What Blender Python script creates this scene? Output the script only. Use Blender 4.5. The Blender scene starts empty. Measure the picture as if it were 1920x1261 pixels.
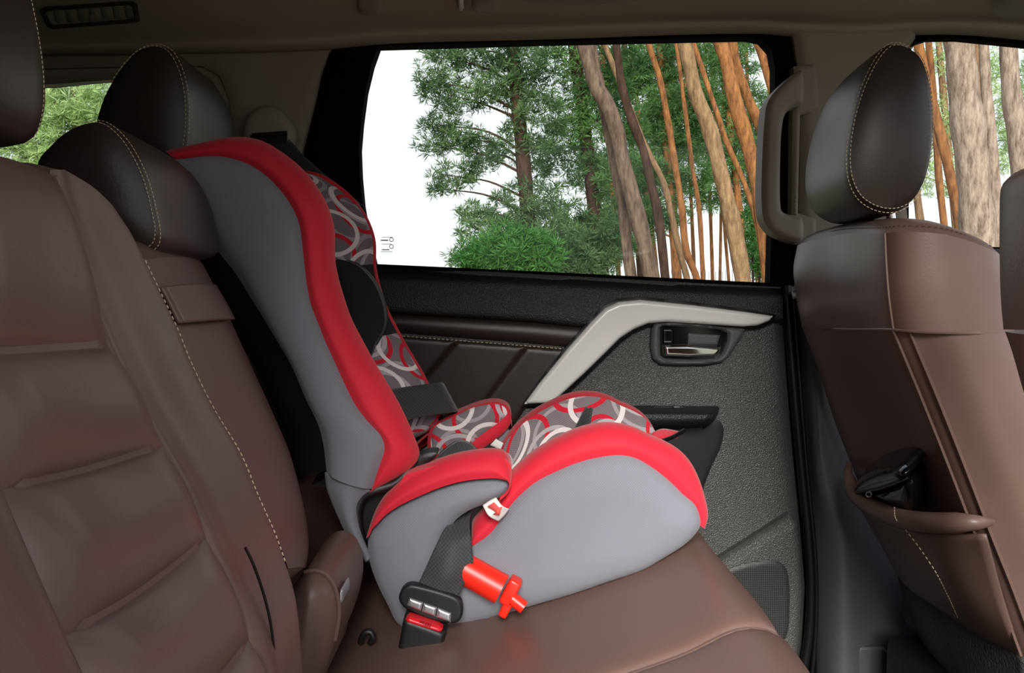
import bpy, bmesh, math, random
import numpy as np
from mathutils import Vector, Matrix, noise, geometry
random.seed(7); np.random.seed(7)
S = bpy.context.scene
COL = S.collection

# ------------------------------------------------------------------ camera
F = 1500.0                       # focal length in pixels of the 1920 px wide frame
PITCH = math.atan(100.0 / F)     # looking slightly down
cd = bpy.data.cameras.new('camera'); cam = bpy.data.objects.new('camera', cd); COL.objects.link(cam)
cd.sensor_width = 36.0; cd.lens = F / 1920 * 36.0; cd.clip_start = 0.01; cd.clip_end = 300
cam.location = (0, 0, 0); cam.rotation_euler = (math.pi / 2 - PITCH, 0, 0)
S.camera = cam
S.view_settings.view_transform = 'Standard'; S.view_settings.look = 'None'
S.view_settings.gamma = 1.0; S.view_settings.use_curve_mapping = False
S.view_settings.exposure = 0.0
CP, SP = math.cos(PITCH), math.sin(PITCH)

# ------------------------------------------------------------------ overcast sky (brighter on the open-door side)
W = bpy.data.worlds.new('sky'); S.world = W; W.use_nodes = True
wn, wl = W.node_tree.nodes, W.node_tree.links
bg = wn['Background']
tc = wn.new('ShaderNodeTexCoord'); sx = wn.new('ShaderNodeSeparateXYZ'); wl.new(tc.outputs['Generated'], sx.inputs[0])
def wmath(op, x, y, clamp=False):
    n = wn.new('ShaderNodeMath'); n.operation = op; n.use_clamp = clamp
    for i, v in enumerate((x, y)):
        if hasattr(v, 'links'): wl.new(v, n.inputs[i])
        else: n.inputs[i].default_value = v
    return n.outputs[0]
def wmap(x, a, b, c, d):
    n = wn.new('ShaderNodeMapRange'); wl.new(x, n.inputs['Value'])
    for k, v in zip(('From Min', 'From Max', 'To Min', 'To Max'), (a, b, c, d)): n.inputs[k].default_value = v
    return n.outputs[0]
SKY_BACK, SKY_LOW, SKY_FRONT = 2.6, 0.7, 1.4
back = wmap(sx.outputs['Z'], 0.02, 0.55, SKY_LOW, SKY_BACK)      # clearing overhead, dim tree line at the horizon
side = wmap(sx.outputs['Y'], 0.15, -0.35, 0.0, 1.0)
strength = wmath('ADD', wmath('MULTIPLY', back, side), wmath('MULTIPLY', SKY_FRONT, wmath('SUBTRACT', 1.0, side)))
hue = wn.new('ShaderNodeMix'); hue.data_type = 'RGBA'      # white cloud near the horizon, blue overhead
wl.new(wmap(sx.outputs['Z'], 0.45, 0.85, 0.0, 1.0), hue.inputs[0])
hue.inputs[6].default_value = (0.95, 0.97, 1.0, 1); hue.inputs[7].default_value = (0.30, 0.55, 1.0, 1)
wl.new(hue.outputs[2], bg.inputs['Color'])
wl.new(strength, bg.inputs['Strength'])
sd = bpy.data.lights.new('veiled_sun', 'SUN'); sd.energy = 6.6; sd.angle = math.radians(28); sd.color = (1.0, 0.96, 0.90)
so = bpy.data.objects.new('veiled_sun', sd); COL.objects.link(so)
so.rotation_euler = Vector((0.08, 1.0, -0.56)).to_track_quat('-Z', 'Y').to_euler()

# ------------------------------------------------------------------ helpers: projection of measured outlines on real planes
def ray(px, py):
    a, b = (px - 960.0) / F, (630.5 - py) / F
    return Vector((a, CP + b * SP, b * CP - SP))
def P(px, py, Y):
    d = ray(px, py); return d * (Y / d.y)
def PX(px, py, X):
    d = ray(px, py); return d * (X / d.x)
def PP(lst, Y=None):
    return [P(p[0], p[1], p[2] if len(p) > 2 else Y) for p in lst]

def cr(pts, closed=False, sub=10):
    pts = [Vector(p) for p in pts]; n = len(pts)
    if n == 2 and not closed: return pts
    out = []
    rng = range(n) if closed else range(n - 1)
    for i in rng:
        if closed: p0, p1, p2, p3 = pts[(i-1) % n], pts[i], pts[(i+1) % n], pts[(i+2) % n]
        else:
            p1, p2 = pts[i], pts[i+1]
            p0 = pts[i-1] if i else p1 * 2 - p2
            p3 = pts[i+2] if i + 2 < n else p2 * 2 - p1
        t0 = 0; t1 = max((p1-p0).length, 1e-9) ** .5; t2 = t1 + max((p2-p1).length, 1e-9) ** .5; t3 = t2 + max((p3-p2).length, 1e-9) ** .5
        for k in range(sub):
            t = t1 + (t2 - t1) * k / sub
            A1 = p0*((t1-t)/t1) + p1*(t/t1); A2 = p1*((t2-t)/(t2-t1)) + p2*((t-t1)/(t2-t1)); A3 = p2*((t3-t)/(t3-t2)) + p3*((t-t2)/(t3-t2))
            B1 = A1*((t2-t)/t2) + A2*(t/t2); B2 = A2*((t3-t)/(t3-t1)) + A3*((t-t1)/(t3-t1))
            out.append(B1*((t2-t)/(t2-t1)) + B2*((t-t1)/(t2-t1)))
    if not closed: out.append(pts[-1].copy())
    return out
def resample(pl, n, closed=False):
    q = list(pl) + ([pl[0]] if closed else [])
    L = [0]
    for a, b in zip(q, q[1:]): L.append(L[-1] + (b - a).length)
    out = []; j = 0; m = n if closed else n - 1
    for i in range(n):
        s = L[-1] * i / m
        while j < len(L) - 2 and L[j+1] < s: j += 1
        f = (s - L[j]) / max(L[j+1] - L[j], 1e-9)
        out.append(q[j].lerp(q[j+1], min(max(f, 0), 1)))
    return out
def curve(pts, n, smooth=True, closed=False):
    return resample(cr(pts, closed) if smooth else [Vector(p) for p in pts], n, closed)

class G:
    def __init__(s): s.v = []; s.f = []; s.uv = []
    def add(s, o):
        k = len(s.v); s.v += o.v; s.uv += o.uv; s.f += [tuple(i + k for i in f) for f in o.f]; return s
def joined(*gs):
    g = G()
    for x in gs: g.add(x)
    return g
def mirrored(g, yc):
    m = G(); m.v = [Vector((p.x, 2*yc - p.y, p.z)) for p in g.v]; m.uv = list(g.uv); m.f = [tuple(reversed(f)) for f in g.f]; return m

def sheet(curves, nu=60, seg=8, smooth_u=True, smooth_v=True, closed_v=False, disp=None):
    cs = [curve(c, nu, smooth_u) for c in curves]
    rows = []
    for i in range(nu):
        ctl = [c[i] for c in cs]
        if len(ctl) > 2 and smooth_v: rows.append(cr(ctl, closed_v, seg))
        else:
            r = []
            for a, b in zip(ctl, ctl[1:] + ([ctl[0]] if closed_v else [])): r += [a.lerp(b, k / seg) for k in range(seg)]
            if not closed_v: r.append(ctl[-1])
            rows.append(r)
    nv = len(rows[0]); g = G()
    for i, r in enumerate(rows):
        for j, p in enumerate(r):
            q = Vector(p)
            if disp: q = q + disp(i / (nu - 1), j / max(nv - 1, 1))
            g.v.append(q)
    mid = [r[nv // 2] for r in rows]; Ls = [0]
    for a, b in zip(mid, mid[1:]): Ls.append(Ls[-1] + (b - a).length)
    for i, r in enumerate(rows):
        w = 0
        for j in range(nv):
            if j: w += (r[j] - r[j-1]).length
            g.uv.append((w, Ls[i]))
    for i in range(nu - 1):
        for j in range(nv - 1 + (1 if closed_v else 0)):
            g.f.append((i*nv + j, i*nv + (j+1) % nv, (i+1)*nv + (j+1) % nv, (i+1)*nv + j))
    return g

def tube(path, r, n=10, smooth=True, m=None, closed=False, caps=True):
    pts = curve(path, m or max(8, len(path) * 6), smooth, closed)
    g = G(); N = len(pts); up = None; rf = r if callable(r) else (lambda t: r)
    for i, p in enumerate(pts):
        a = pts[(i-1) % N] if (closed or i) else pts[0]; b = pts[(i+1) % N] if (closed or i < N-1) else pts[-1]
        t = (b - a).normalized()
        if up is None: up = t.orthogonal().normalized()
        up = (up - t * up.dot(t)).normalized(); bi = t.cross(up)
        rr = rf(i / max(N-1, 1))
        for k in range(n):
            an = 2*math.pi*k/n; g.v.append(p + (up*math.cos(an) + bi*math.sin(an)) * rr); g.uv.append((k / n, i / N))
    for i in range(N if closed else N - 1):
        for k in range(n):
            g.f.append((i*n + k, i*n + (k+1) % n, ((i+1) % N)*n + (k+1) % n, ((i+1) % N)*n + k))
    if caps and not closed:
        g.f.append(tuple(range(n-1, -1, -1))); g.f.append(tuple((N-1)*n + k for k in range(n)))
    return g

def inside(poly, x, z):
    n = len(poly); c = False; j = n - 1
    for i in range(n):
        xi, zi = poly[i]; xj, zj = poly[j]
        if (zi > z) != (zj > z) and x < (xj - xi) * (z - zi) / (zj - zi) + xi: c = not c
        j = i
    return c
def seg_dist(pts, loops):
    d = np.full(len(pts), 1e9)
    for lp in loops:
        A = np.array(lp); B = np.roll(A, -1, 0); AB = B - A; L = (AB**2).sum(1) + 1e-12
        for s in range(0, len(pts), 2000):
            q = pts[s:s+2000][:, None, :]; t = np.clip(((q - A) * AB).sum(2) / L, 0, 1)
            dd = np.sqrt(((q - (A + AB * t[..., None]))**2).sum(2)).min(1)
            d[s:s+2000] = np.minimum(d[s:s+2000], dd)
    return d
def puff(outline, Y, depth=0.02, bulge=0.01, r=0.02, h=None, smooth=True, holes=(), back=True):
    """solid cushion or plate: outline in photo-measured points on the plane y=Y, domed towards -Y, with side wall and back"""
    def flat(o, sm):
        pts = [P(p[0], p[1], Y) for p in o] if not isinstance(o[0], Vector) else o
        pts = [Vector((p.x, 0, p.z)) for p in pts]
        q = cr(pts, True, 8) if sm else pts
        return q
    L0 = flat(outline, smooth); per = sum((a - b).length for a, b in zip(L0, L0[1:] + L0[:1]))
    if h is None: h = max(per / 140, 0.0025)
    loops = []
    for o in [L0] + [flat(x, smooth) for x in holes]:
        pe = sum((a - b).length for a, b in zip(o, o[1:] + o[:1]))
        if smooth: q = resample(o, max(12, int(pe / h)), True)
        else:
            q = []
            for a, b in zip(o, o[1:] + o[:1]):
                k = max(1, int((b - a).length / h)); q += [a.lerp(b, i / k) for i in range(k)]
        loops.append([(p.x, p.z) for p in q])
    xs = [p[0] for p in loops[0]]; zs = [p[1] for p in loops[0]]
    gp = []
    nz = int((max(zs) - min(zs)) / (h*.9)) + 1; nx = int((max(xs) - min(xs)) / h) + 1
    for i in range(nz):
        for j in range(nx + 1): gp.append((min(xs) + (j + .5*(i % 2)) * h, min(zs) + (i + .37) * h * .9))
    gp = np.array(gp); dist = seg_dist(gp, loops)
    keep = [tuple(p) for p, d in zip(gp, dist) if d > h*.55 and inside(loops[0], *p) and not any(inside(l, *p) for l in loops[1:])]
    allp = []; edges = []
    for l in loops:
        k = len(allp); allp += l; edges += [(k + i, k + (i+1) % len(l)) for i in range(len(l))]
    nb = len(allp); allp += keep
    vs, es, fs, ov, oe, of = geometry.delaunay_2d_cdt([Vector(p) for p in allp], edges, [], 0, 1e-7)
    pts = np.array([(v.x, v.y) for v in vs]); d = seg_dist(pts, loops)
    g = G()
    for (x, z), dd in zip(pts, d):
        t = min(dd / r, 1.0); g.v.append(Vector((x, Y - bulge * math.sqrt(max(0, 1 - (1 - t)**2)), z))); g.uv.append((x, z))
    for f in fs:
        c = sum((np.array(vs[i]) for i in f), np.zeros(2)) / len(f)
        if inside(loops[0], *c) and not any(inside(l, *c) for l in loops[1:]): g.f.append(tuple(f))
    nf = list(g.f)
    for l in loops:
        k = len(g.v)
        for y in (Y, Y + depth):
            for x, z in l: g.v.append(Vector((x, y, z))); g.uv.append((x, z))
        n = len(l); g.f += [(k + i, k + (i+1) % n, k + n + (i+1) % n, k + n + i) for i in range(n)]
    if back and depth:
        k = len(g.v)
        for (x, z) in pts: g.v.append(Vector((x, Y + depth, z))); g.uv.append((x, z))
        g.f += [tuple(k + i for i in reversed(f)) for f in nf]
    return g

def pillow(outline, Y0, Y1, dx=0.0, dz=0.0, mid=1.04, n=64, endscale=.93):
    """rounded bolster: side outline measured on y=Y0, carried to y=Y1"""
    o = curve([Vector((p.x, 0, p.z)) for p in (PP(outline, Y0) if not isinstance(outline[0], Vector) else outline)], n, True, True)
    c = sum(o, Vector()) / n; w = Y1 - Y0; e = min(.022, w * .2)
    prof = [(-e*.55, .02), (-e*.5, .3), (-e*.38, .62), (-e*.12, .85), (0, .95), (e*.35, .985), (e, 1.01)] + \
           [(e + (w - 2*e) * t, 1.01 + (mid - 1.01) * math.sin(math.pi * t)) for t in (.2, .4, .6, .8)] + \
           [(w - e, endscale + .06), (w - e*.3, endscale), (w, endscale * .9), (w + e*.4, endscale * .6), (w + e*.5, .02)]
    g = G()
    for y, s in prof:
        t = min(max(y / w, 0), 1)
        for p in o:
            q = c + (p - c) * s; g.v.append(Vector((q.x + dx*t, Y0 + y, q.z + dz*t))); g.uv.append((q.x, q.z))
    for i in range(len(prof) - 1):
        for k in range(n): g.f.append((i*n + k, i*n + (k+1) % n, (i+1)*n + (k+1) % n, (i+1)*n + k))
    g.f.append(tuple(range(n - 1, -1, -1))); g.f.append(tuple((len(prof) - 1)*n + k for k in range(n)))
    ring = lambda s, y: [Vector(((c + (p - c)*s).x + dx*min(max(y/w,0),1), Y0 + y, (c + (p - c)*s).z)) for p in o]
    return g, ring, e

def box(c, s, rot=None, bev=0.0):
    bm = bmesh.new(); bmesh.ops.create_cube(bm, size=1)
    bmesh.ops.scale(bm, vec=s, verts=bm.verts)
    if bev: bmesh.ops.bevel(bm, geom=bm.edges[:], offset=bev, segments=3, affect='EDGES', profile=.5)
    M = Matrix.Translation(c) @ (rot.to_4x4() if rot else Matrix())
    g = G(); bm.verts.index_update()
    for v in bm.verts: g.v.append(M @ v.co); g.uv.append((v.co.x, v.co.z))
    for f in bm.faces: g.f.append(tuple(v.index for v in f.verts))
    bm.free(); return g
def axes(x, z):           # rotation with given local x and (approx) z
    x = Vector(x).normalized(); z = Vector(z); y = z.cross(x).normalized(); z = x.cross(y)
    return Matrix((x, y, z)).transposed()

def stitches(path, dash=.0042, gap=.0024, r=.00065, off=(0, 0, 0), smooth=True):
    pl = cr([Vector(p) for p in path]) if smooth else [Vector(p) for p in path]
    L = sum((a - b).length for a, b in zip(pl, pl[1:])); n = max(2, int(L / (dash + gap)))
    q = resample(pl, n * 3 + 1); g = G(); off = Vector(off)
    for i in range(n):
        a, b = q[i*3] + off, q[i*3 + 2] + off
        if (b - a).length > 1e-6: g.add(tube([a, (a + b)/2, b], lambda t: r * (0.45 + 0.55*math.sin(math.pi*t)), 6, False, 3))
    return g

def setp(o, label=None, cat=None, group=None, kind=None):
    if label: o['label'] = label
    if cat: o['category'] = cat
    if group: o['group'] = group
    if kind: o['kind'] = kind
    return o
def thing(name, label, cat, loc, group=None):
    o = bpy.data.objects.new(name, None); o.empty_display_size = .05; COL.objects.link(o); o.location = loc
    return setp(o, label, cat, group)
def origin(o):
    v = Vector((0, 0, 0))
    while o: v += Vector(o.location); o = o.parent
    return v
def mk(name, g, mat, parent=None, sharp=50, loc=None, thick=0, label=None, **kw):
    me = bpy.data.meshes.new(name)
    if parent: org = origin(parent)
    else:
        a = np.array([tuple(p) for p in g.v]); org = Vector(((a[:,0].min() + a[:,0].max())/2, (a[:,1].min() + a[:,1].max())/2, a[:,2].min()))
    me.from_pydata([tuple(p - org) for p in g.v], [], g.f)
    uvl = me.uv_layers.new(name='UVMap')
    li = np.zeros(len(me.loops), dtype=np.int32); me.loops.foreach_get('vertex_index', li)
    uvl.data.foreach_set('uv', np.array(g.uv, dtype=np.float32)[li].ravel())
    me.polygons.foreach_set('use_smooth', [True] * len(me.polygons))
    me.set_sharp_from_angle(angle=math.radians(sharp))
    me.materials.append(mat); me.update()
    o = bpy.data.objects.new(name, me); COL.objects.link(o)
    if parent: o.parent = parent
    else: o.location = org
    if thick:
        m = o.modifiers.new('thickness', 'SOLIDIFY'); m.thickness = thick; m.offset = 0
    if label: o['label'] = label
    return setp(o, **kw)
from mathutils.bvhtree import BVHTree
def bvh(g): return BVHTree.FromPolygons([tuple(p) for p in g.v], g.f)
def drape(g, tree, Yref):
    """lay a fitting modelled on the plane y=Yref onto a curved lining, keeping its thickness"""
    for i, p in enumerate(g.v):
        d = Vector(p).normalized(); hit = tree.ray_cast(Vector((0, 0, 0)), d)[0]
        if hit is not None:
            q = Vector(p) * (Yref / p.y); k = p.y - Yref
            g.v[i] = hit + d * k
    return g
def text_geo(body, size, at, xdir, zdir, th=.0004):
    c = bpy.data.curves.new('t', 'FONT'); c.body = body; c.size = size; c.extrude = th; c.align_x = 'CENTER'; c.align_y = 'CENTER'
    o = bpy.data.objects.new('t', c); COL.objects.link(o); bpy.context.view_layer.update()
    me = bpy.data.meshes.new_from_object(o.evaluated_get(bpy.context.evaluated_depsgraph_get()))
    g = G(); X = Vector(xdir).normalized(); Z = Vector(zdir).normalized(); Yn = Z.cross(X)
    for v in me.vertices: g.v.append(Vector(at) + X*v.co.x + Z*v.co.y - Yn*v.co.z); g.uv.append((v.co.x, v.co.y))
    for p in me.polygons: g.f.append(tuple(p.vertices))
    bpy.data.objects.remove(o); bpy.data.curves.remove(c); bpy.data.meshes.remove(me); return g

# ------------------------------------------------------------------ materials
def lin(c): 
    return tuple(((x/255)/12.92 if x/255 <= .04045 else ((x/255 + .055)/1.055)**2.4) for x in c) + (1,)
class NT:
    def __init__(s, name):
        s.m = bpy.data.materials.new(name); s.m.use_nodes = True; s.n = s.m.node_tree.nodes; s.l = s.m.node_tree.links; s.b = s.n['Principled BSDF']
    def node(s, t, **kw):
        n = s.n.new(t)
        for k, v in kw.items(): setattr(n, k, v)
        return n
    def link(s, a, b): s.l.new(a, b)
    def math(s, op, a, b=None, clamp=False):
        n = s.node('ShaderNodeMath', operation=op); n.use_clamp = clamp
        for i, x in enumerate((a, b)):
            if x is None: continue
            if hasattr(x, 'links'): s.link(x, n.inputs[i])
            else: n.inputs[i].default_value = x
        return n.outputs[0]
    def mixc(s, f, a, b):
        n = s.node('ShaderNodeMix', data_type='RGBA')
        for k, x in ((0, f), (6, a), (7, b)):
            if hasattr(x, 'links'): s.link(x, n.inputs[k])
            else: n.inputs[k].default_value = x
        return n.outputs[2]
    def bump(s, h, strength=.3, dist=.001):
        n = s.node('ShaderNodeBump'); n.inputs['Strength'].default_value = strength; n.inputs['Distance'].default_value = dist
        s.link(h, n.inputs['Height']); s.link(n.outputs[0], s.b.inputs['Normal'])
    def co(s, w='Object'): return s.node('ShaderNodeTexCoord').outputs[w]
def grain(name, col, rough=.5, spec=.5, scale=350, bump=.25, dist=.0006, vary=.12, metal=0, kind='noise', sheen=0):
    t = NT(name); b = t.b
    b.inputs['Roughness'].default_value = rough; b.inputs['Specular IOR Level'].default_value = spec; b.inputs['Metallic'].default_value = metal
    if sheen: b.inputs['Sheen Weight'].default_value = sheen
    c = t.co()
    nz = t.node('ShaderNodeTexNoise'); nz.inputs['Scale'].default_value = 9; nz.inputs['Detail'].default_value = 3; t.link(c, nz.inputs['Vector'])
    base = lin(col); dk = tuple(x*(1 - vary) for x in base[:3]) + (1,); lt = tuple(x*(1 + vary) for x in base[:3]) + (1,)
    t.link(t.mixc(nz.outputs['Fac'], dk, lt), b.inputs['Base Color'])
    if bump:
        if kind == 'noise':
            g = t.node('ShaderNodeTexNoise'); g.inputs['Scale'].default_value = scale; g.inputs['Detail'].default_value = 2; t.link(c, g.inputs['Vector']); h = g.outputs['Fac']
        else:
            g = t.node('ShaderNodeTexVoronoi'); g.inputs['Scale'].default_value = scale; t.link(c, g.inputs['Vector']); h = g.outputs['Distance']
        t.bump(h, bump, dist)
    return t.m
def weave(name, col, rough=.85, period=.0022, amt=.18, sheen=.15, dirs=('x', 'z'), bump=.3):
    t = NT(name); b = t.b; b.inputs['Roughness'].default_value = rough; b.inputs['Specular IOR Level'].default_value = .25
    b.inputs['Sheen Weight'].default_value = sheen
    sp = t.node('ShaderNodeSeparateXYZ'); t.link(t.co(), sp.inputs[0])
    k = 2*math.pi/period
    a = t.math('SINE', t.math('MULTIPLY', sp.outputs['X'], k)); z = t.math('SINE', t.math('MULTIPLY', sp.outputs['Z'], k))
    w = t.math('ADD', t.math('MULTIPLY', t.math('MULTIPLY', a, z), .5), .5)
    base = lin(col); dk = tuple(x*(1 - amt) for x in base[:3]) + (1,); lt = tuple(x*(1 + amt) for x in base[:3]) + (1,)
    t.link(t.mixc(w, dk, lt), b.inputs['Base Color']); t.bump(w, bump, .0004)
    return t.m
def ringcloth(name):
    t = NT(name); b = t.b; b.inputs['Roughness'].default_value = .85; b.inputs['Specular IOR Level'].default_value = .25; b.inputs['Sheen Weight'].default_value = .1
    uv = t.co('UV')
    ck = t.node('ShaderNodeTexChecker'); ck.inputs['Scale'].default_value = 700; ck.inputs['Color1'].default_value = lin((108, 98, 102)); ck.inputs['Color2'].default_value = lin((140, 130, 134)); t.link(uv, ck.inputs['Vector'])
    c = ck.outputs['Color']
    for (ox, oy, col, rot, cell, r, w) in ((.013, .031, (168, 158, 162), .3, .083, .40, .034), (.055, .012, (205, 32, 52), .9, .088, .37, .036),
                                         (.037, .066, (184, 174, 178), 1.7, .098, .36, .032), (.071, .043, (232, 222, 222), 2.3, .086, .39, .038)):
        mp = t.node('ShaderNodeMapping'); mp.inputs['Location'].default_value = (ox/cell, oy/cell, 0); mp.inputs['Rotation'].default_value = (0, 0, rot); mp.inputs['Scale'].default_value = (1/cell,)*3
        t.link(uv, mp.inputs['Vector'])
        v = t.node('ShaderNodeTexVoronoi', voronoi_dimensions='2D'); v.inputs['Scale'].default_value = 1; v.inputs['Randomness'].default_value = .22; t.link(mp.outputs[0], v.inputs['Vector'])
        f = t.math('LESS_THAN', t.math('ABSOLUTE', t.math('SUBTRACT', v.outputs['Distance'], r)), w)
        c = t.mixc(f, c, lin(col))
    t.link(c, b.inputs['Base Color'])
    return t.m
LEATHER = grain('brown_leather', (110, 86, 78), .40, .5, 420, .22, .0006)
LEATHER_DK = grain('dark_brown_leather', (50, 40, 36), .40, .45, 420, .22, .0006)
GREY = weave('grey_knit_cloth', (126, 127, 136), period=.0030, amt=.10)
RED = grain('red_cloth', (214, 36, 56), .7, .3, 900, .15, .0003, .05, sheen=.15)
RING = ringcloth('ring_print_cloth')
BLACKCLOTH = weave('black_mesh_cloth', (38, 38, 40), period=.002)
WEB = weave('black_webbing', (60, 59, 59), period=.0042, amt=.35, rough=.6, bump=.6)
BPLASTIC = grain('black_plastic', (26, 26, 27), .45, .5, 300, .15, .0004)
PEBBLE = grain('pebbled_black_plastic', (76, 75, 73), .36, .6, 460, .8, .0013, .05, kind='voronoi')
SOFTBLACK = grain('soft_black_plastic', (30, 31, 33), .48, .5, 460, .7, .0010, .05, kind='voronoi')
GLOSS = grain('gloss_black', (12, 12, 13), .12, .6, bump=0)
SILVER = grain('satin_silver', (236, 234, 232), .30, .6, bump=0, vary=.02, metal=.05)
CHROME = grain('chrome', (225, 225, 228), .06, .5, bump=0, vary=0, metal=1)
STEEL = grain('buckle_steel', (200, 200, 205), .28, .5, bump=0, vary=.02, metal=.8)
BEIGE = grain('beige_trim', (150, 140, 128), .6, .35, 500, .25, .0005, .04)
BEIGE_LT = grain('warm_grey_plastic', (158, 148, 138), .5, .4, 600, .1, .0003, .04)
HEADLINER = grain('headliner_cloth', (172, 160, 146), .95, .1, 700, .35, .0005, .05)
GREYPL = grain('dark_grey_trim', (78, 79, 81), .5, .45, 480, .4, .0007, .05, kind='voronoi')
FELT = grain('grey_felt', (92, 90, 88), .95, .1, 260, 1.0, .003, .25)
CARPET = grain('floor_carpet', (34, 33, 32), .95, .1, 300, .8, .003, .2)
THREAD = grain('cream_thread', (214, 196, 168), .7, .3, bump=0, vary=.02)
DTHREAD = grain('brown_thread', (70, 52, 46), .7, .3, bump=0, vary=.02)
ORANGE = grain('orange_red_plastic', (242, 44, 26), .33, .5, bump=0, vary=.02)
REDBTN = grain('red_button', (214, 30, 40), .3, .5, bump=0, vary=.02)
REDTXT = grain('red_button_letters', (150, 16, 26), .5, .3, bump=0, vary=.02)
WHITE = grain('white_tape', (235, 230, 226), .7, .3, bump=0, vary=.02)
PINKRED = grain('label_print', (226, 92, 84), .7, .3, bump=0, vary=.02)
FRAMEBLK = grain('matt_black_frame', (9, 9, 10), .85, .08, bump=0)
RUBBER = grain('black_rubber', (17, 17, 18), .4, .4, bump=0)
def glassmat(name, tint=(.93, .95, .94), refl=.16):
    t = NT(name); t.n.remove(t.b); out = t.n['Material Output']
    tr = t.node('ShaderNodeBsdfTransparent'); tr.inputs['Color'].default_value = tint + (1,)
    gl = t.node('ShaderNodeBsdfGlossy'); gl.inputs['Roughness'].default_value = 0.0; gl.inputs['Color'].default_value = (refl, refl, refl, 1)
    fr = t.node('ShaderNodeFresnel'); fr.inputs['IOR'].default_value = 1.5
    mx = t.node('ShaderNodeMixShader'); t.link(fr.outputs[0], mx.inputs[0]); t.link(tr.outputs[0], mx.inputs[1]); t.link(gl.outputs[0], mx.inputs[2]); t.link(mx.outputs[0], out.inputs['Surface'])
    return t.m
GLASS = glassmat('window_glass')
def meshgrille():
    t = NT('speaker_mesh'); b = t.b; b.inputs['Roughness'].default_value = .5
    v = t.node('ShaderNodeTexVoronoi', voronoi_dimensions='2D'); v.inputs['Scale'].default_value = 300; v.inputs['Randomness'].default_value = 0; t.link(t.co('UV'), v.inputs['Vector'])
    f = t.math('LESS_THAN', v.outputs['Distance'], .32)
    t.link(t.mixc(f, lin((66, 65, 64)), lin((6, 6, 6))), b.inputs['Base Color']); t.bump(t.math('SUBTRACT', 1, f), .8, .001); return t.m
MESHG = meshgrille()
def bark(name, c1, c2, sc=7):
    t = NT(name); b = t.b; b.inputs['Roughness'].default_value = .9; b.inputs['Specular IOR Level'].default_value = .1
    mp = t.node('ShaderNodeMapping'); mp.inputs['Scale'].default_value = (sc*2, sc*2, sc*.5); t.link(t.co(), mp.inputs['Vector'])
    n = t.node('ShaderNodeTexNoise'); n.inputs['Scale'].default_value = 1.5; n.inputs['Detail'].default_value = 8; n.inputs['Roughness'].default_value = .7; t.link(mp.outputs[0], n.inputs['Vector'])
    rp = t.node('ShaderNodeValToRGB'); rp.color_ramp.elements[0].position = .35; rp.color_ramp.elements[1].position = .66
    rp.color_ramp.elements[0].color = lin(c2); rp.color_ramp.elements[1].color = lin(c1); t.link(n.outputs['Fac'], rp.inputs[0]); t.link(rp.outputs[0], b.inputs['Base Color']); t.bump(n.outputs['Fac'], .8, .02); return t.m
BARK_O = bark('orange_pine_bark', (172, 116, 68), (98, 62, 42)); BARK_T = bark('tan_pine_bark', (164, 130, 94), (98, 74, 54))
BARK_G = bark('grey_brown_bark', (124, 102, 84), (66, 54, 46)); BARK_D = bark('dark_bark', (84, 62, 50), (46, 35, 29)); BARK_P = bark('pale_flaky_bark', (184, 160, 140), (108, 88, 74), 10)
def leafmat(name, c1, c2):
    t = NT(name); b = t.b; b.inputs['Roughness'].default_value = .7; b.inputs['Specular IOR Level'].default_value = .2
    n = t.node('ShaderNodeTexNoise'); n.inputs['Scale'].default_value = 1.6; n.inputs['Detail'].default_value = 4; t.link(t.co(), n.inputs['Vector'])
    rp = t.node('ShaderNodeValToRGB'); rp.color_ramp.elements[0].position = .3; rp.color_ramp.elements[1].position = .7
    rp.color_ramp.elements[0].color = lin(c1); rp.color_ramp.elements[1].color = lin(c2); t.link(n.outputs['Fac'], rp.inputs[0]); t.link(rp.outputs[0], b.inputs['Base Color'])
    tl = t.node('ShaderNodeBsdfTranslucent'); t.link(rp.outputs[0], tl.inputs['Color'])
    mx = t.node('ShaderNodeMixShader'); mx.inputs[0].default_value = .35; t.link(b.outputs[0], mx.inputs[1]); t.link(tl.outputs[0], mx.inputs[2]); t.link(mx.outputs[0], t.n['Material Output'].inputs['Surface']); return t.m
LEAF_A = leafmat('pine_needles', (42, 70, 40), (112, 140, 88)); LEAF_B = leafmat('bright_pine_needles', (42, 80, 40), (116, 154, 86)); LEAF_C = leafmat('pale_leaves', (128, 160, 92), (196, 214, 150)); LEAF_D = leafmat('shrub_leaves', (44, 92, 40), (92, 142, 64))

# ================================================================== THE CAR BODY (setting)
YD = 1.45
# headliner with the roof rail over the far side windows
rail = [(-700, 128), (-300, 112), (100, 102), (350, 98), (620, 90), (720, 80), (1000, 72), (1420, 61), (1480, 66), (1600, 70), (1700, 64), (1800, 62), (1960, 76), (2300, 112)]
ra = PP(rail, 1.425)
rb = [p + Vector((0, -.022, .004)) for p in ra]; rb2 = [p + Vector((0, -.03, .012)) for p in ra]
rc = [Vector((p.x, 1.355, p.z*.5 + .43*.5 + .018)) for p in ra]
rd = [Vector((p.x, 1.28, .477)) for p in ra]; re_ = [Vector((p.x, 1.1, .505)) for p in ra]; rf_ = [Vector((p.x, .6, .52)) for p in ra]; rg_ = [Vector((p.x, .02, .49)) for p in ra]
r_out = [Vector((p.x, 1.505, p.z + .03)) for p in ra]
RAILG = sheet([r_out, ra, rb, rb2, rc, rd, re_, rf_, rg_], 80, 6)
RB = bvh(RAILG)
mk('ceiling', RAILG, HEADLINER, kind='structure', thick=.004)
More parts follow.
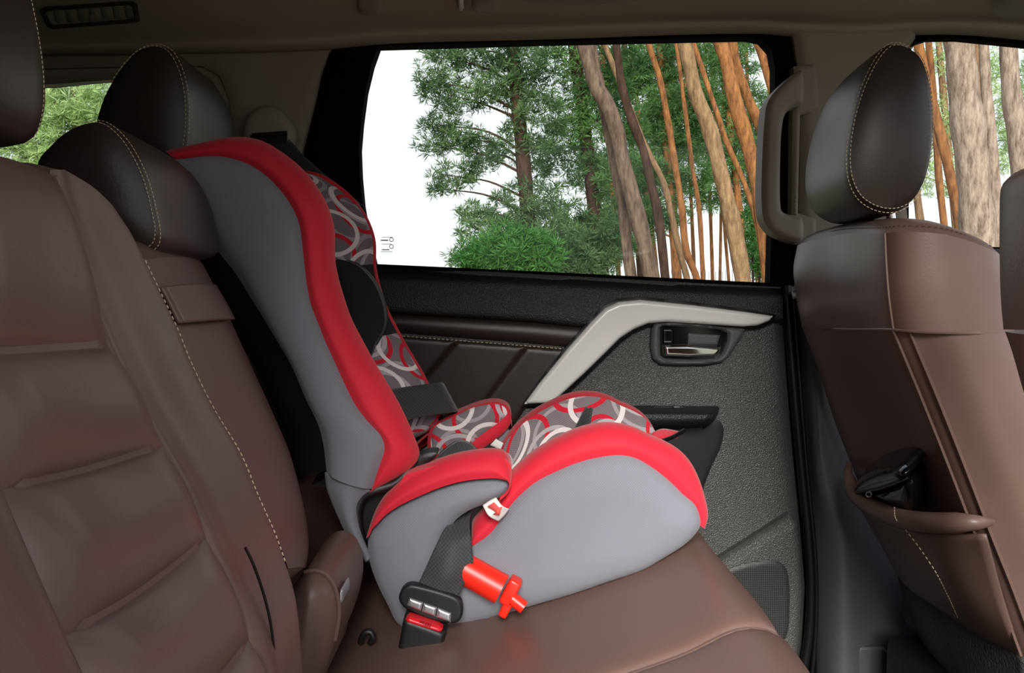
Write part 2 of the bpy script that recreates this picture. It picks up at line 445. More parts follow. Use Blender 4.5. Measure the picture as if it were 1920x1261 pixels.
# far side body trim (rear quarter) with the quarter window opening
quarter = [(-700, 90), (-300, 74), (100, 62), (350, 58), (600, 52), (660, 54), (616, 120), (600, 160), (586, 215), (572, 275), (566, 330), (575, 420), (600, 520), (620, 900), (-700, 900)]
qwin = [(-500, 150), (100, 128), (330, 122), (380, 124), (412, 142), (430, 185), (436, 250), (440, 420), (400, 470), (-500, 480)]
mk('wall_left', puff(quarter, 1.44, .03, .006, .012, .012, False, [qwin]), BEIGE, kind='structure')
q_in = [(-490, 166), (100, 158), (200, 150), (360, 144), (392, 156), (408, 200), (414, 260), (418, 420), (380, 452), (-490, 462)]
mk('trim_8', puff([(-510, 140), (100, 118), (340, 112), (395, 118), (425, 140), (444, 185), (450, 250), (452, 430), (410, 482), (-510, 490)], 1.462, .02, .014, .020, .006, False, [q_in]), BEIGE_LT, kind='structure')
qg = [(-520, 130), (440, 105), (470, 470), (-520, 500)]
q2 = [(-510, 168), (100, 163), (200, 153), (372, 148), (398, 165), (412, 215), (418, 420), (380, 450), (-510, 460)]
mk('trim_1', puff(qg, 1.484, .008, .002, .01, .012, False, [q2]), FRAMEBLK, kind='structure')
mk('window_2', puff([(-515, 135), (436, 110), (466, 466), (-515, 496)], 1.494, .004, 0, .01, .05, False), GLASS, kind='structure')

# rear door window: black frame, glass
win_o = [(640, 74), (700, 66), (1000, 60), (1300, 52), (1420, 48), (1470, 56), (1498, 84), (1502, 140), (1502, 300), (1500, 537), (1300, 528.5), (1000, 513.5), (600, 493), (560, 330), (575, 262), (592, 200), (604, 140), (618, 100)]
win_i = [(709, 86), (1000, 77.5), (1300, 71), (1405, 69), (1430, 74), (1447, 93), (1453, 125), (1453.5, 200), (1449, 350), (1443.5, 530), (1300, 523), (1000, 508), (703, 494.5), (690, 440), (680, 385), (675, 330), (673, 280), (677, 230), (685, 170), (697, 120)]
mk('trim_2', puff(win_o, 1.432, .03, .006, .010, .008, False, [win_i]), FRAMEBLK, kind='structure')
mk('window_1', puff(win_o, 1.452, .004, 0, .01, .05, False), GLASS, kind='structure')
# belt mark etched on glass
em = G()
for (x, y, w, h) in ((716, 444, 20, 1), (714, 449, 14, 2.4), (716, 457, 18, 1), (716, 467, 14, 2), (714, 471, 22, 1)):
    a, b = P(x, y, 1.4515), P(x + w, y + h, 1.4515); em.add(box(((a.x+b.x)/2, 1.4515, (a.z+b.z)/2), (b.x-a.x, .0006, abs(b.z-a.z))))
for (x, y) in ((734, 449), (734, 462)):
    c = P(x, y, 1.4515); em.add(tube([c + Vector((.0034*math.cos(k), 0, .0034*math.sin(k))) for k in np.linspace(0, 6.28, 13)[:-1]], .0007, 5, True, 20, True))
ETCH = grain('glass_etching', (238, 240, 240), .8, .2, bump=0)
mk('etched_mark', em, ETCH, bpy.data.objects['window_1'])

# B pillar upper trim and front door window
pil = [(1483, 40), (1496, 130), (1500, 300), (1496, 460), (1492, 560), (1720, 560), (1706, 460), (1692, 300), (1688, 140), (1700, 95), (1716, 72), (1716, 38)]
mk('trim_3', puff(pil, 1.418, .045, .012, .02, .008, False), BEIGE, kind='structure')
frm = [(1480, 68), (1492, 130), (1497, 300), (1494, 460), (1490, 560), (1484, 560), (1486, 300), (1478, 120)]
win3o = [(1690, 66), (1760, 62), (1920, 74), (2300, 112), (2300, 480), (1690, 480)]
win3i = [(1704, 100), (1716, 82), (1745, 73), (1800, 72), (1920, 84), (2290, 122), (2290, 470), (1704, 460)]
mk('trim_4', puff(win3o, 1.44, .02, .006, .010, .02, False, [win3i]), FRAMEBLK, kind='structure')
mk('window_3', puff(win3o, 1.452, .004, 0, .01, .05, False), GLASS, kind='structure')
mk('door_2', puff([(1640, 462), (2300, 474), (2300, 1400), (1640, 1400)], 1.435, .02, .006, .01, .03, False), SOFTBLACK, kind='structure')
# lower B pillar trim with its ridge
c0 = PP([(1486, 545), (1494, 700), (1512, 900), (1523, 1050), (1530, 1300)], 1.435)
c0b = PP([(1496, 545), (1506, 700), (1518, 840), (1530, 1000), (1536, 1300)], 1.405)
c1 = PP([(1512, 545), (1531, 700), (1538, 840), (1549, 920), (1574, 1000), (1580, 1100), (1580, 1300)], 1.350)
c2 = PP([(1545, 545), (1570, 700), (1590, 840), (1612, 920), (1625, 1000), (1630, 1100), (1630, 1300)], 1.372)
c3 = PP([(1660, 545), (1690, 700), (1720, 900), (1725, 1100), (1700, 1300)], 1.392)
c4 = PP([(1720, 545), (1760, 700), (1790, 900), (1790, 1100), (1760, 1300)], 1.44)
pl = mk('trim_5', sheet([c0, c0b, c1, c2, c3, c4], 60, 6), GREYPL, kind='structure', thick=.003)
mk('cover_plate', puff([(1606, 1222), (1612, 1212), (1655, 1212), (1664, 1220), (1664, 1320), (1604, 1320)], 1.362, .01, .003, .004, None, False), GREYPL, pl)
ws = tube(PP([(1474, 535), (1482, 640), (1492, 760), (1505, 900), (1516, 1010), (1521, 1100), (1517, 1190), (1500, 1290)], 1.408), .0085, 12)
ws.add(tube(PP([(1488, 560), (1494, 640), (1503, 760), (1515, 900), (1526, 1010), (1531, 1100), (1529, 1190), (1520, 1290)], 1.400), .004, 8))
mk('trim_6', ws, RUBBER, kind='structure')

# ---------------------------------------------- the rear door panel (one door, its fittings are children)
door = mk('door_1', puff([(560, 510), (900, 508), (1300, 530), (1466, 538), (1474, 700), (1486, 850), (1499, 980), (1509, 1100), (1503, 1210), (1480, 1320), (560, 1320)], 1.428, .03, .016, .05, .012, False), PEBBLE, kind='structure')
bl = [[(560, 486), (705, 497), (1000, 511), (1250, 524), (1468, 533)]]
def off(l, dy): return [(x, y + dy) for x, y in l]
up = sheet([PP(bl[0], 1.445), PP(off(bl[0], 8), 1.425), PP(off(bl[0], 22), 1.406), PP(off(bl[0], 44), 1.401),
            PP([(560, 565), (740, 578), (1000, 594), (1110, 602), (1200, 585), (1468, 592)], 1.398), PP([(560, 573), (740, 586), (1000, 602), (1110, 611), (1200, 597), (1468, 602)], 1.402), PP([(560, 575), (740, 588), (1000, 604), (1110, 613), (1200, 600), (1468, 606)], 1.43)], 60, 6)
mk('belt_trim', up, SOFTBLACK, door)
ins = puff([(600, 578), (740, 588), (1000, 604), (1112, 614), (1080, 652), (985, 643), (770, 626), (600, 612)], 1.4115, .02, .010, .022, .0035, False)
for o in ([(600, 616), (770, 630), (860, 637), (792, 716), (748, 800), (600, 800)], [(857, 637.5), (991, 647), (904, 764), (884, 800), (743, 800), (788, 717)], [(986, 647.5), (1080, 655), (985, 766), (960, 802), (878, 802), (897, 764)]):
    ins.add(puff(o, 1.4105, .02, .006, .012, .0035, False))
lb = mk('leather_insert', ins, LEATHER_DK, door, label='dark brown leather insert with cream stitching')
mk('stitching', joined(stitches(PP([(600, 617), (770, 631), (985, 648), (1072, 655)], 1.4035), .0046, .003, .0009)), THREAD, lb)
mk('stitching', joined(stitches(PP([(986, 652), (940, 712), (897, 770)], 1.406), .0046, .003, .0007), stitches(PP([(856, 642), (820, 684), (788, 724)], 1.406), .0046, .003, .0007)), DTHREAD, lb)
sil = [(983, 757), (1010, 720), (1062, 656), (1108, 604), (1134, 578), (1160, 566), (1200, 562), (1300, 572), (1400, 585), (1449, 592), (1443, 601), (1420, 610), (1392, 612), (1300, 606), (1250, 603), (1215, 606), (1188, 617), (1162, 634), (1132, 664), (1095, 700), (1055, 737), (1035, 755)]
mk('trim_gap', puff([(978, 762), (1005, 720), (1058, 653), (1104, 600), (1130, 573), (1158, 560), (1200, 556), (1300, 566), (1400, 579), (1458, 590), (1449, 604), (1424, 615), (1392, 617), (1300, 611), (1250, 608), (1216, 611), (1190, 622), (1165, 640), (1136, 669), (1098, 706), (1060, 742), (1038, 762)], 1.398, .03, .003, .004, None, False), RUBBER, door)
mk('silver_strip', puff(sil, 1.391, .02, .008, .007, .0025, False), SILVER, door, label='bent satin silver trim strip')
bz = [(1222, 616), (1228, 606), (1262, 602), (1310, 606), (1360, 613), (1397, 616), (1388, 636), (1366, 668), (1354, 678), (1325, 683), (1270, 684), (1238, 682), (1224, 672), (1220, 650)]
bh = [(1238, 614), (1244, 610), (1300, 613), (1352, 618), (1364, 624), (1364, 638), (1354, 664), (1344, 672), (1300, 675), (1248, 673), (1238, 666)]
mk('handle_bezel', puff(bz, 1.398, .03, .006, .008, .003, False, [bh]), GREYPL, door)
mk('handle_recess', puff(bh, 1.4085, .006, 0, .01, .004, False), GLOSS, door)
rt = joined(puff([(1244, 647), (1290, 646), (1352, 648), (1350, 661), (1340, 667), (1290, 669), (1246, 667)], 1.4015, .008, .006, .005, .002, False))
mk('handle_lever', rt, CHROME, door, label='chrome door opening lever')
lk = joined(puff([(1242, 616), (1264, 616), (1264, 644), (1242, 644)], 1.405, .008, .003, .003, .002, False))
mk('lock_switch', lk, GLOSS, door)
mk('lock_switch_edge', joined(*[tube(PP([(1245, y), (1258, y)], 1.402), .0011, 6, False) for y in (619, 640)]), STEEL, bpy.data.objects['lock_switch'])
hb = puff([(1290, 624), (1350, 628), (1345, 646), (1290, 645)], 1.4075, .004, .002, .003, None, False); mk('handle_cup', hb, GREYPL, door)
# armrest
ar = sheet([PP([(1060, 762), (1200, 761), (1345, 762)], 1.412), PP([(1060, 771), (1200, 770), (1338, 771)], 1.352), PP([(1060, 776), (1200, 776), (1336, 777)], 1.336), PP([(1060, 786), (1200, 787), (1331, 786)], 1.334), PP([(1060, 797), (1200, 799), (1322, 794)], 1.345), PP([(1060, 806), (1200, 808), (1316, 800)], 1.412)], 24, 5)
ar.add(sheet([PP([(1345, 762, 1.412), (1338, 771, 1.352), (1336, 777, 1.336), (1331, 786, 1.334), (1322, 794, 1.345), (1316, 800, 1.412)]), PP([(1348, 765, 1.414), (1345, 774, 1.39), (1343, 780, 1.38), (1336, 790, 1.38), (1326, 798, 1.39), (1318, 804, 1.414)])], 24, 3))
am = mk('armrest', ar, SOFTBLACK, door, thick=.002)
sw = box(P(1254, 766, 1.382), (.052, .02, .005), None, .0015); mk('window_switch', sw, GLOSS, am)
mk('switch_toggle', box(P(1268, 762.5, 1.382), (.012, .012, .006), None, .002), GREYPL, bpy.data.objects['window_switch'])
# shadow below the armrest as a flat black plate, pocket and speaker
mk('armrest_shadow', puff([(1150, 800), (1300, 796), (1344, 786), (1356, 800), (1352, 835), (1336, 870), (1322, 905), (1300, 960), (1150, 960)], 1.4085, .01, .001, .01, None, True), BPLASTIC, door)
mk('door_pocket', puff([(1200, 1120), (1338, 1052), (1480, 962), (1496, 975), (1503, 1040), (1505, 1110), (1498, 1210), (1470, 1330), (1200, 1330)], 1.398, .04, .016, .018, .005, False), PEBBLE, door)
mk('speaker_grille', puff([(1320, 1100), (1345, 1078), (1378, 1062), (1420, 1052), (1458, 1051), (1474, 1066), (1480, 1100), (1480, 1140), (1475, 1190), (1440, 1240), (1360, 1240), (1320, 1180)], 1.381, .012, .003, .006, .005, True), MESHG, door)

# the rest of the cabin shell
mk('floor', box((.1, .72, -.92), (3.4, 1.5, .04)), CARPET, kind='structure')
mk('wall_back', box((-1.55, .72, -.2), (.04, 1.5, 1.45)), BEIGE, kind='structure')
wr = box((-.825, -.03, -.2), (1.41, .05, 1.4)).add(box((1.45, -.02, -.45), (1.1, .05, .95)))  # near side, out of view; rear part carried forward to shade the left seats
mk('wall_right', wr, BEIGE, kind='structure')
dk = box((-1.0, 1.1, -.5), (1.0, .7, .04)); mk('trim_7', dk, CARPET, kind='structure')
mk('wall_front', box((1.75, .72, -.5), (.5, 1.45, .9), None, .1), SOFTBLACK, kind='structure')
mk('wall_left', box((.1, 1.50, -.49), (3.4, .02, .94)), RUBBER, kind='structure')

# ---------------------------------------------- roof fittings
def roofpt(px, py, lift=0.0):          # point on the roof rail seen at this pixel
    Y = 1.33 + (py - 30) * .0012
    return P(px, py, Y)
def fit(o, depth, bulge, r, h=.003, smooth=True, holes=(), lift=0.0):
    g = puff(o, 1.3, depth, bulge, r, h, smooth, holes)
    for v in g.v: v.y -= lift
    return drape(g, RB, 1.3)
def mount(px, w, y1):
    return fit([(px, -14), (px + w, -14), (px + w + 1, y1 - 8), (px + w - 7, y1), (px + 8, y1), (px - 1, y1 - 8)], .03, .016, .012, .003, False, lift=.006)
gh = thing('grab_handle', 'beige ceiling grab handle above the rear window, only its lower ends in view', 'grab handle', P(790, 0, 1.30))
mk('mount', mount(672, 48, 30), BEIGE_LT, gh); mk('mount', mount(886, 49, 25), BEIGE_LT, gh)
mk('grip', tube(PP([(700, -12, 1.29), (705, -34, 1.26), (800, -40, 1.25), (905, -36, 1.26), (910, -12, 1.29)]), .009, 10), BEIGE_LT, gh)
ch = thing('coat_hook', 'small pale coat hook left of the right handle mount', 'coat hook', P(865, 10, 1.30))
mk('plate', fit([(856, -8), (876, -8), (878, 14), (872, 22), (860, 21), (856, 14)], .02, .004, .006, .002, lift=.001), BEIGE, ch)
mk('hook', drape(tube(PP([(866, -6, 1.29), (864, 6, 1.28), (865, 13, 1.28), (864, 16, 1.29)]), .004, 8), RB, 1.3), WHITE, ch)
sv = thing('lining_panel', 'flat beige panel set in the roof edge above the window', 'panel', P(1085, 0, 1.30))
mk('panel', fit([(972, -30), (1196, -30), (1192, 2), (1180, 6), (1080, 9), (990, 6), (978, 2)], .02, .005, .006, .003, lift=.003), BEIGE_LT, sv)
gh2 = thing('grab_handle', 'end of a beige ceiling grab handle above the front window', 'grab handle', P(1890, 10, 1.30))
mk('mount', fit([(1866, -20), (1925, -20), (1912, 30), (1902, 36), (1872, 34), (1862, 26)], .03, .016, .012, .003, lift=.006), BEIGE_LT, gh2)
mk('grip', tube(PP([(1895, -8, 1.28), (1905, -40, 1.255), (2060, -50, 1.25)]), .009, 10), BEIGE_LT, gh2)

vent = thing('air_vent', 'dark ribbed rectangular air vent at the upper left of the roof lining', 'air vent', P(170, 40, 1.32))
vo = [(76, 20), (86, 14), (250, 3), (259, 8), (264, 40), (258, 44), (100, 56), (92, 52)]
vi = [(88, 25), (95, 22), (244, 11), (250, 15), (254, 34), (250, 37), (104, 48), (98, 45)]
VSLAT = grain('vent_slat_plastic', (128, 124, 115), .6, .3, bump=0)
VENT = grain('vent_plastic', (60, 59, 55), .6, .3, bump=0)
mk('frame', fit(vo, .02, .005, .005, .003, False, [vi], .004), VENT, vent)
mk('backing', fit(vi, .002, 0, .01, .006, False, (), .0005), RUBBER, vent)
for k in range(7):
    x = 106 + k*22; y = 47 - k*1.6
    mk('slat', fit([(x, y - 1), (x - 5, y - 27), (x + 5, y - 28), (x + 13, y - 2)], .006, .002, .003, None, False, (), .003), VSLAT, vent)
mk('thumb_tab', fit([(170, 34), (182, 26), (191, 30), (188, 41), (176, 46)], .008, .004, .005, .002, True, (), .006), BEIGE, vent)

# shoulder belt outlet on the rear quarter trim
bo = thing('belt_guide', 'round beige seat belt outlet on the trim behind the rear window', 'belt guide', P(505, 240, 1.42))
cx, cy = 503, 246
mk('cap', puff([(456, 252), (460, 228), (476, 207), (500, 199), (524, 205), (540, 222), (550, 232), (556, 250), (552, 272), (540, 282), (470, 282), (458, 270)], 1.412, .03, .016, .02), BEIGE_LT, bo)
mk('slot', joined(tube(PP([(474, 254), (538, 250)], 1.394), .0045, 8, False), box(P(505, 262, 1.398), (.062, .01, .014))), BPLASTIC, bo)

# ---------------------------------------------- door pillar grab handle
pg = thing('grab_handle', 'upright beige grab handle on the door pillar behind the headrest', 'grab handle', P(1465, 300, 1.37))
go = [(1502, 132), (1490, 137), (1468, 156), (1446, 180), (1437, 198), (1433, 230), (1429, 300), (1428, 380), (1432, 412), (1446, 434), (1470, 448), (1494, 455), (1503, 452), (1503, 408), (1478, 402), (1466, 396), (1463, 380), (1463, 300), (1466, 240), (1472, 214), (1486, 202), (1503, 198)]
mk('grip', puff(go, 1.372, .035, .012, .012, .004), BEIGE_LT, pg)
mk('base', puff([(1488, 125), (1530, 120), (1536, 200), (1520, 212), (1500, 216), (1496, 400), (1530, 410), (1528, 456), (1490, 458), (1484, 400), (1486, 212)], 1.402, .02, .006, .008, .004, False), BEIGE, pg)

# ================================================================== REAR BENCH SEAT
bench = thing('rear_bench_seat', 'brown leather rear bench seat carrying the red and grey child seat', 'car seat', (-.1, .72, -.6))
# cushion
def cush(Y, dz=0, dx=0):
    return [Vector((x + dx, Y, z + dz)) for x, z in ((-.40, -.50), (-.22, -.420), (-.126, -.394), (0, -.376), (.068, -.356), (.148, -.328), (.205, -.303), (.236, -.312), (.243, -.345), (.236, -.42), (.21, -.56))]
rows = [cush(.02, -.012), cush(.3, -.004), cush(.55, .002), cush(.650, .006), cush(.678, .003), cush(.686, -.003), cush(.694, .003), cush(.73, .006), cush(.9, 0), cush(1.1, 0), cush(1.28, -.002), cush(1.36, -.02)]
mk('cushion', sheet(rows, 70, 5), LEATHER, bench)
cu = bpy.data.objects['cushion']
pz = [Vector((p.x, .683, p.z - .0005)) for p in cush(.686)[3:9]]
mk('piping', tube(pz, .0026, 8, True, 40), LEATHER, cu)
pz = [Vector((p.x + .003, .60 - (p.x - .15) * .25, p.z + .001)) for p in cush(.60)[5:9]]
mk('piping', tube(pz, .003, 8, True, 30), LEATHER, cu)

# near backrest: quilted insert, bolster
s0 = [(-130, 300, .30), (0, 293, .38), (105, 330, .45)]; s1 = [(-70, 668, .30), (90, 657, .38), (203, 649, .45)]; s2 = [(3, 918, .30), (165, 880, .38), (305, 836, .45)]
s3 = [(122, 1192, .30), (265, 1105, .38), (388, 1008, .45)]; s4 = [(230, 1420, .30), (370, 1310, .38), (468, 1197, .45)]; s5 = [(300, 1600, .30), (420, 1460, .38), (520, 1330, .45)]
qt = G(); SN = [s0, s1, s2, s3, s4, s5]
for i, (a, b) in enumerate(zip(SN, SN[1:])):
    A, B = PP(a), PP(b)
    qt.add(sheet([A, [p.lerp(q, .5) for p, q in zip(A, B)], B], 24, 12, disp=lambda u, v: Vector((.88, 0, .47)) * (.012 * max(0, math.sin(math.pi*v))**.55 * min(1, 6*u, 6*(1-u))**.5)))
br = mk('backrest', qt, LEATHER, bench)
for s_ in SN[1:5]:
    q_ = curve(PP(s_), 40)[1:39]
    for i_, k_ in ((0, 1), (1, .5), (-1, 1), (-2, .5)): q_[i_] = q_[i_] - Vector((.007, 0, .0035)) * k_
    ed_ = [[p + Vector((.0022 - k*.30, 0, k*.9)) for p in q_] for k in (-.0060, 0, .0060)]
    bd = sheet([[p - Vector((.004, 0, .002)) for p in ed_[0]], ed_[0], ed_[1], ed_[2], [p - Vector((.004, 0, .002)) for p in ed_[2]]], 24, 4)
    sm_ = mk('seam', bd, LEATHER, br)
cR = [(95, 318, .45), (114, 410, .45), (158, 535, .45), (208, 655, .45), (262, 765, .45), (345, 912, .45), (408, 1045, .45), (455, 1150, .45), (493, 1261, .45), (520, 1340, .45)]
cR1 = [(x + 20, y, .463) for x, y, Y in cR]
cC = [(128, 322, .487), (156, 410, .487), (208, 535, .487), (258, 655, .487), (310, 765, .487), (392, 912, .487), (452, 1045, .487), (492, 1150, .487), (525, 1261, .487), (546, 1340, .487)]
cB = [(186, 360, .522), (214, 430, .522), (262, 535, .522), (318, 655, .522), (372, 765, .522), (447, 912, .522), (500, 1045, .522), (532, 1150, .522), (550, 1261, .522), (560, 1340, .522)]
cS = [(222, 410, .555), (245, 440, .555), (270, 487, .555), (297, 543, .555), (330, 613, .555), (357, 680, .555), (400, 767, .555), (450, 850, .555), (483, 930, .555), (513, 997, .555), (534, 1055, .555), (553, 1120, .555), (566, 1261, .555), (572, 1330, .555)]
cS2 = [Vector((p.x - .045, .59, p.z - .02)) for p in PP(cS)]
cR0 = [p + Vector((-.022, -.012, -.008)) * min(1, i_*.5) for i_, p in enumerate(PP(cR))]
bs = sheet([cR0, PP(cR), PP(cR1), PP(cC), PP(cB), PP(cS), cS2], 90, 6)
tp = cr(PP(s0)) + [PP([q_])[0] for q_ in (cC[0], cB[0], cS[0])]
tb = [p + Vector((-.035, .004, .006)) for p in tp]; tb2 = [p + Vector((-.09, .01, -.01)) for p in tp]; tb3 = [p + Vector((-.11, .01, -.08)) for p in tp]
bs.add(sheet([tp, tb, tb2, tb3], 60, 5))
L0 = PP([(-130, 300, .30), (-70, 668, .30), (3, 918, .30), (122, 1192, .30), (230, 1420, .30)])
L1 = [Vector((p.x + .004, .288, p.z)) for p in L0]; L2 = [Vector((p.x + .014, .25, p.z)) for p in L0]; L3 = [Vector((p.x + .004, .18, p.z)) for p in L0]; L4 = [Vector((p.x - .05, .12, p.z)) for p in L0]
L00_ = [p + Vector((-.022, .012, -.008)) for p in L0]
bs.add(sheet([L00_, L0, L1, L2, L3, L4], 60, 5, False))
bo_ = mk('bolster', bs, LEATHER, bench)
mk('stitching', joined(stitches(PP([(x + 2, y, Y - .003) for x, y, Y in cS[2:11]]), .0028, .0014, .0005), stitches(PP([(x - 13 + i*.0, y + 3, Y - .005) for i, (x, y, Y) in enumerate(cS[4:8])]), .003, .002, .0005)), THREAD, bo_)
mk('piping', joined(tube(PP([(x - 8, y + 2, Y - .004) for x, y, Y in cS[3:11]]), .0016, 6), tube(PP([(x - 3, y + 1, Y - .003) for x, y, Y in cS[3:11]]), .0014, 6)), LEATHER, bo_)
mk('slit', tube(PP([(460, 1026, .478), (472, 1050, .480), (492, 1105, .486), (506, 1160, .49), (512, 1200, .49), (516, 1261, .494)]), .0010, 6), RUBBER, bo_)
# centre section (fold-down armrest)
d0 = PP([(268, 487, .56), (297, 545, .56), (333, 618, .56), (360, 685, .56), (403, 770, .56), (452, 852, .56), (486, 932, .56), (512, 990, .56), (532, 1040, .56), (540, 1065, .56)])
d1 = PP([(320, 482, .66), (352, 545, .66), (388, 615, .66), (420, 685, .66), (460, 770, .66), (502, 852, .66), (530, 932, .66), (550, 990, .66), (560, 1030, .66), (562, 1062, .66)])
d2 = PP([(372, 487, .80), (394, 530, .80), (432, 610, .80), (466, 685, .80), (505, 770, .80), (540, 852, .80), (562, 932, .80), (574, 990, .80), (578, 1030, .80), (574, 1060, .80)])
d3 = [Vector((p.x - .02, .86, p.z - .01)) for p in d2]; d4 = [Vector((p.x - .06, .88, p.z - .02)) for p in d2]
cs_ = sheet([d0, d1, d2, d3, d4], 60, 6)
lowr = [c[-1] for c in (d0, d1, d2, d3, d4)]; cs_.add(sheet([lowr, [p + Vector((-.02, 0, -.015)) for p in lowr], [p + Vector((-.06, 0, -.02)) for p in lowr]], 20, 4))
upr = [c[0] for c in (d0, d1, d2, d3, d4)]; cs_.add(sheet([upr, [p + Vector((-.015, 0, .012)) for p in upr], [p + Vector((-.06, 0, .018)) for p in upr]], 20, 4))
ca = mk('center_armrest', cs_, LEATHER, bench)
fl = sheet([[p + Vector((.002, -.003, .001)) for p in PP([(300, 541, .56), (318, 575, .56), (334, 608, .56)])], [p + Vector((.005, -.003, .002)) for p in PP([(352, 537, .66), (372, 575, .66), (390, 604, .66)])], [p + Vector((.004, -.004, .002)) for p in PP([(398, 538, .80), (418, 572, .80), (434, 602, .80)])]], 20, 8)
mk('pull_strap', fl, LEATHER, ca, thick=.003)
mk('stitching', stitches(PP([(404, 545, .79), (420, 570, .79), (433, 597, .79)]), .002, .001, .0004), THREAD, ca)
# far backrest behind the child seat
fb = [[Vector((x + o, Y, z)) for x, z in ((-.47, .11), (-.445, .06), (-.385, -.06), (-.33, -.18), (-.285, -.28), (-.235, -.39), (-.2, -.46))] for Y, o in ((.875, -.05), (.89, -.012), (.93, .006), (1.08, -.01), (1.25, .006), (1.33, -.01), (1.385, -.06))]
fbg = sheet(fb, 50, 6)
ft = [c[0] for c in fb]; fbg.add(sheet([ft, [p + Vector((-.03, 0, .015)) for p in ft], [p + Vector((-.08, 0, .01)) for p in ft], [p + Vector((-.1, 0, -.1)) for p in ft]], 30, 5))
mk('backrest', fbg, LEATHER, bench)
sbp = puff([(540, 1120), (560, 1085), (578, 1070), (598, 1068), (618, 1080), (632, 1105), (637, 1150), (628, 1200), (606, 1261), (590, 1300), (520, 1300)], .74, .12, .03, .03)
sb_ = mk('bolster', sbp, LEATHER, bench)
mk('piping', tube(PP([(570, 1072, .735), (590, 1069, .735), (612, 1077, .735), (630, 1106, .735), (636, 1150, .735), (628, 1200, .735)]), .0018, 6), LEATHER, sb_)
bt = puff([(637, 1106), (640, 1103), (643, 1108), (643, 1126), (640, 1131), (637, 1126)], .74, .03, .003, .003, .0012); mk('release_button', bt, STEEL, bench)
# filler below the far backrest (seat base rear)
mk('seat_back_base', sheet([[Vector((-.285, Y, -.24)) for Y in (.80, .9, 1.36)], [Vector((-.25, Y, -.32)) for Y in (.80, .9, 1.36)], [Vector((-.20, Y, -.47)) for Y in (.80, .9, 1.36)]], 12, 6), LEATHER, bench)

def headrest(outline, Y0, Y1, mat, parent, dx=0, st=True, mid=1.03, es=.93, posts=True, span=(0, 1), inset=(.97, .93), n=64):
    g, ring, e = pillow(outline, Y0, Y1, dx, 0, mid, n, es)
    h = mk('headrest', g, mat, parent)
    if st:
        sg = G(); a, b = int(span[0]*n), int(span[1]*n)
        for s, y in ((1.0, e*.30), (.955, -e*.02)):
            r = ring(s, y); r = [r[i % n] for i in range(a, b + 1)]
            sg.add(stitches([p + Vector((0, -.0016, 0)) for p in r], .0034*Y0, .0018*Y0, .00062*Y0))
        mk('stitching', sg, THREAD, h)
    return h, g
ol = PP([(60, -40), (78, 0), (90, 50), (100, 110), (105, 160), (104, 210), (98, 240), (86, 266), (60, 284), (0, 281), (-100, 260), (-200, 190), (-230, 50), (-200, -100), (-120, -190), (-20, -130)], .5)
g, ring, e = pillow(ol, .25, .50, 0, 0, 1.0, 64, .95)
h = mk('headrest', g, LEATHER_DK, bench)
r = ring(1.004, .235)
mk('stitching', stitches([p + Vector((.001, 0, 0)) for p in ([r[i % 64] for i in range(56, 64)] + r[0:34])], .0018, .0010, .0003), THREAD, h)
headrest([(66, 300), (90, 270), (125, 240), (165, 224), (195, 226), (225, 248), (252, 285), (275, 335), (290, 390), (298, 440), (292, 462), (262, 475), (200, 480), (120, 440), (70, 360)], .62, .86, LEATHER_DK, bench, dx=-.035, span=(.17, .78), mid=1.02, es=.9)  # middle headrest: the dimness up here is put into the colour by darker leather
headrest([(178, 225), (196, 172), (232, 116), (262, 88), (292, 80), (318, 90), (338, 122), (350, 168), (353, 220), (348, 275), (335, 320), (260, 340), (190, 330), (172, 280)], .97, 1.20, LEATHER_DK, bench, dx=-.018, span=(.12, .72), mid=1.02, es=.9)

# ================================================================== CHILD SEAT
YC = 1.067
cseat = thing('child_car_seat', 'red and grey high-back child car seat with ring print lining', 'child seat', (0, YC, -.38))
Bk = [(612, 882), (607, 837), (597, 797), (573, 747), (547, 687), (520, 640), (490, 590), (467, 553), (440, 510), (413, 476), (384, 430), (352, 385), (326, 335), (318, 300)]
Gk = [(697, 916), (709, 880), (721, 840), (714, 817), (690, 790), (667, 760), (640, 706), (627, 677), (610, 640), (597, 607), (583, 570), (575, 530), (571, 497), (567, 460), (561, 420), (546, 385), (520, 350), (492, 324), (460, 305), (420, 294), (380, 293), (337, 302)]
Rk = [(699, 918), (744, 898), (772, 880), (785, 862), (786, 845), (777, 820), (763, 787), (743, 747), (723, 713), (703, 680), (677, 633), (657, 593), (641, 545), (634, 520), (628, 487), (626, 425), (610, 377), (587, 340), (562, 312), (522, 281), (482, 261), (430, 257), (377, 269), (318, 283)]
NU = 110
B_ = curve(PP(Bk, .905), NU); G_ = curve(PP(Gk, .898), NU); R_ = curve(PP(Rk, .926), NU)
mid_ = [Vector((b.x*.5 + g_.x*.5, .884, b.z*.5 + g_.z*.5)) for b, g_ in zip(B_, G_)]
q1_ = [Vector((b.x*.82 + g_.x*.18, .889, b.z*.82 + g_.z*.18)) for b, g_ in zip(B_, G_)]
q3_ = [Vector((b.x*.15 + g_.x*.85, .889, b.z*.15 + g_.z*.85)) for b, g_ in zip(B_, G_)]
side = sheet([B_, q1_, mid_, q3_, G_], NU, 5, False)
M1 = [Vector((a.x*.72 + b.x*.28, .893, a.z*.72 + b.z*.28)) for a, b in zip(G_, R_)]; M2 = [Vector((a.x*.3 + b.x*.7, .901, a.z*.3 + b.z*.7)) for a, b in zip(G_, R_)]
I_ = [Vector((p.x - .003, .935, p.z - .004 * (1 if p.z > .12 else 0))) for p in R_]
trimg = sheet([G_, M1, M2, R_, [Vector((p.x - .0008, .931, p.z)) for p in R_], I_], NU, 5, False)
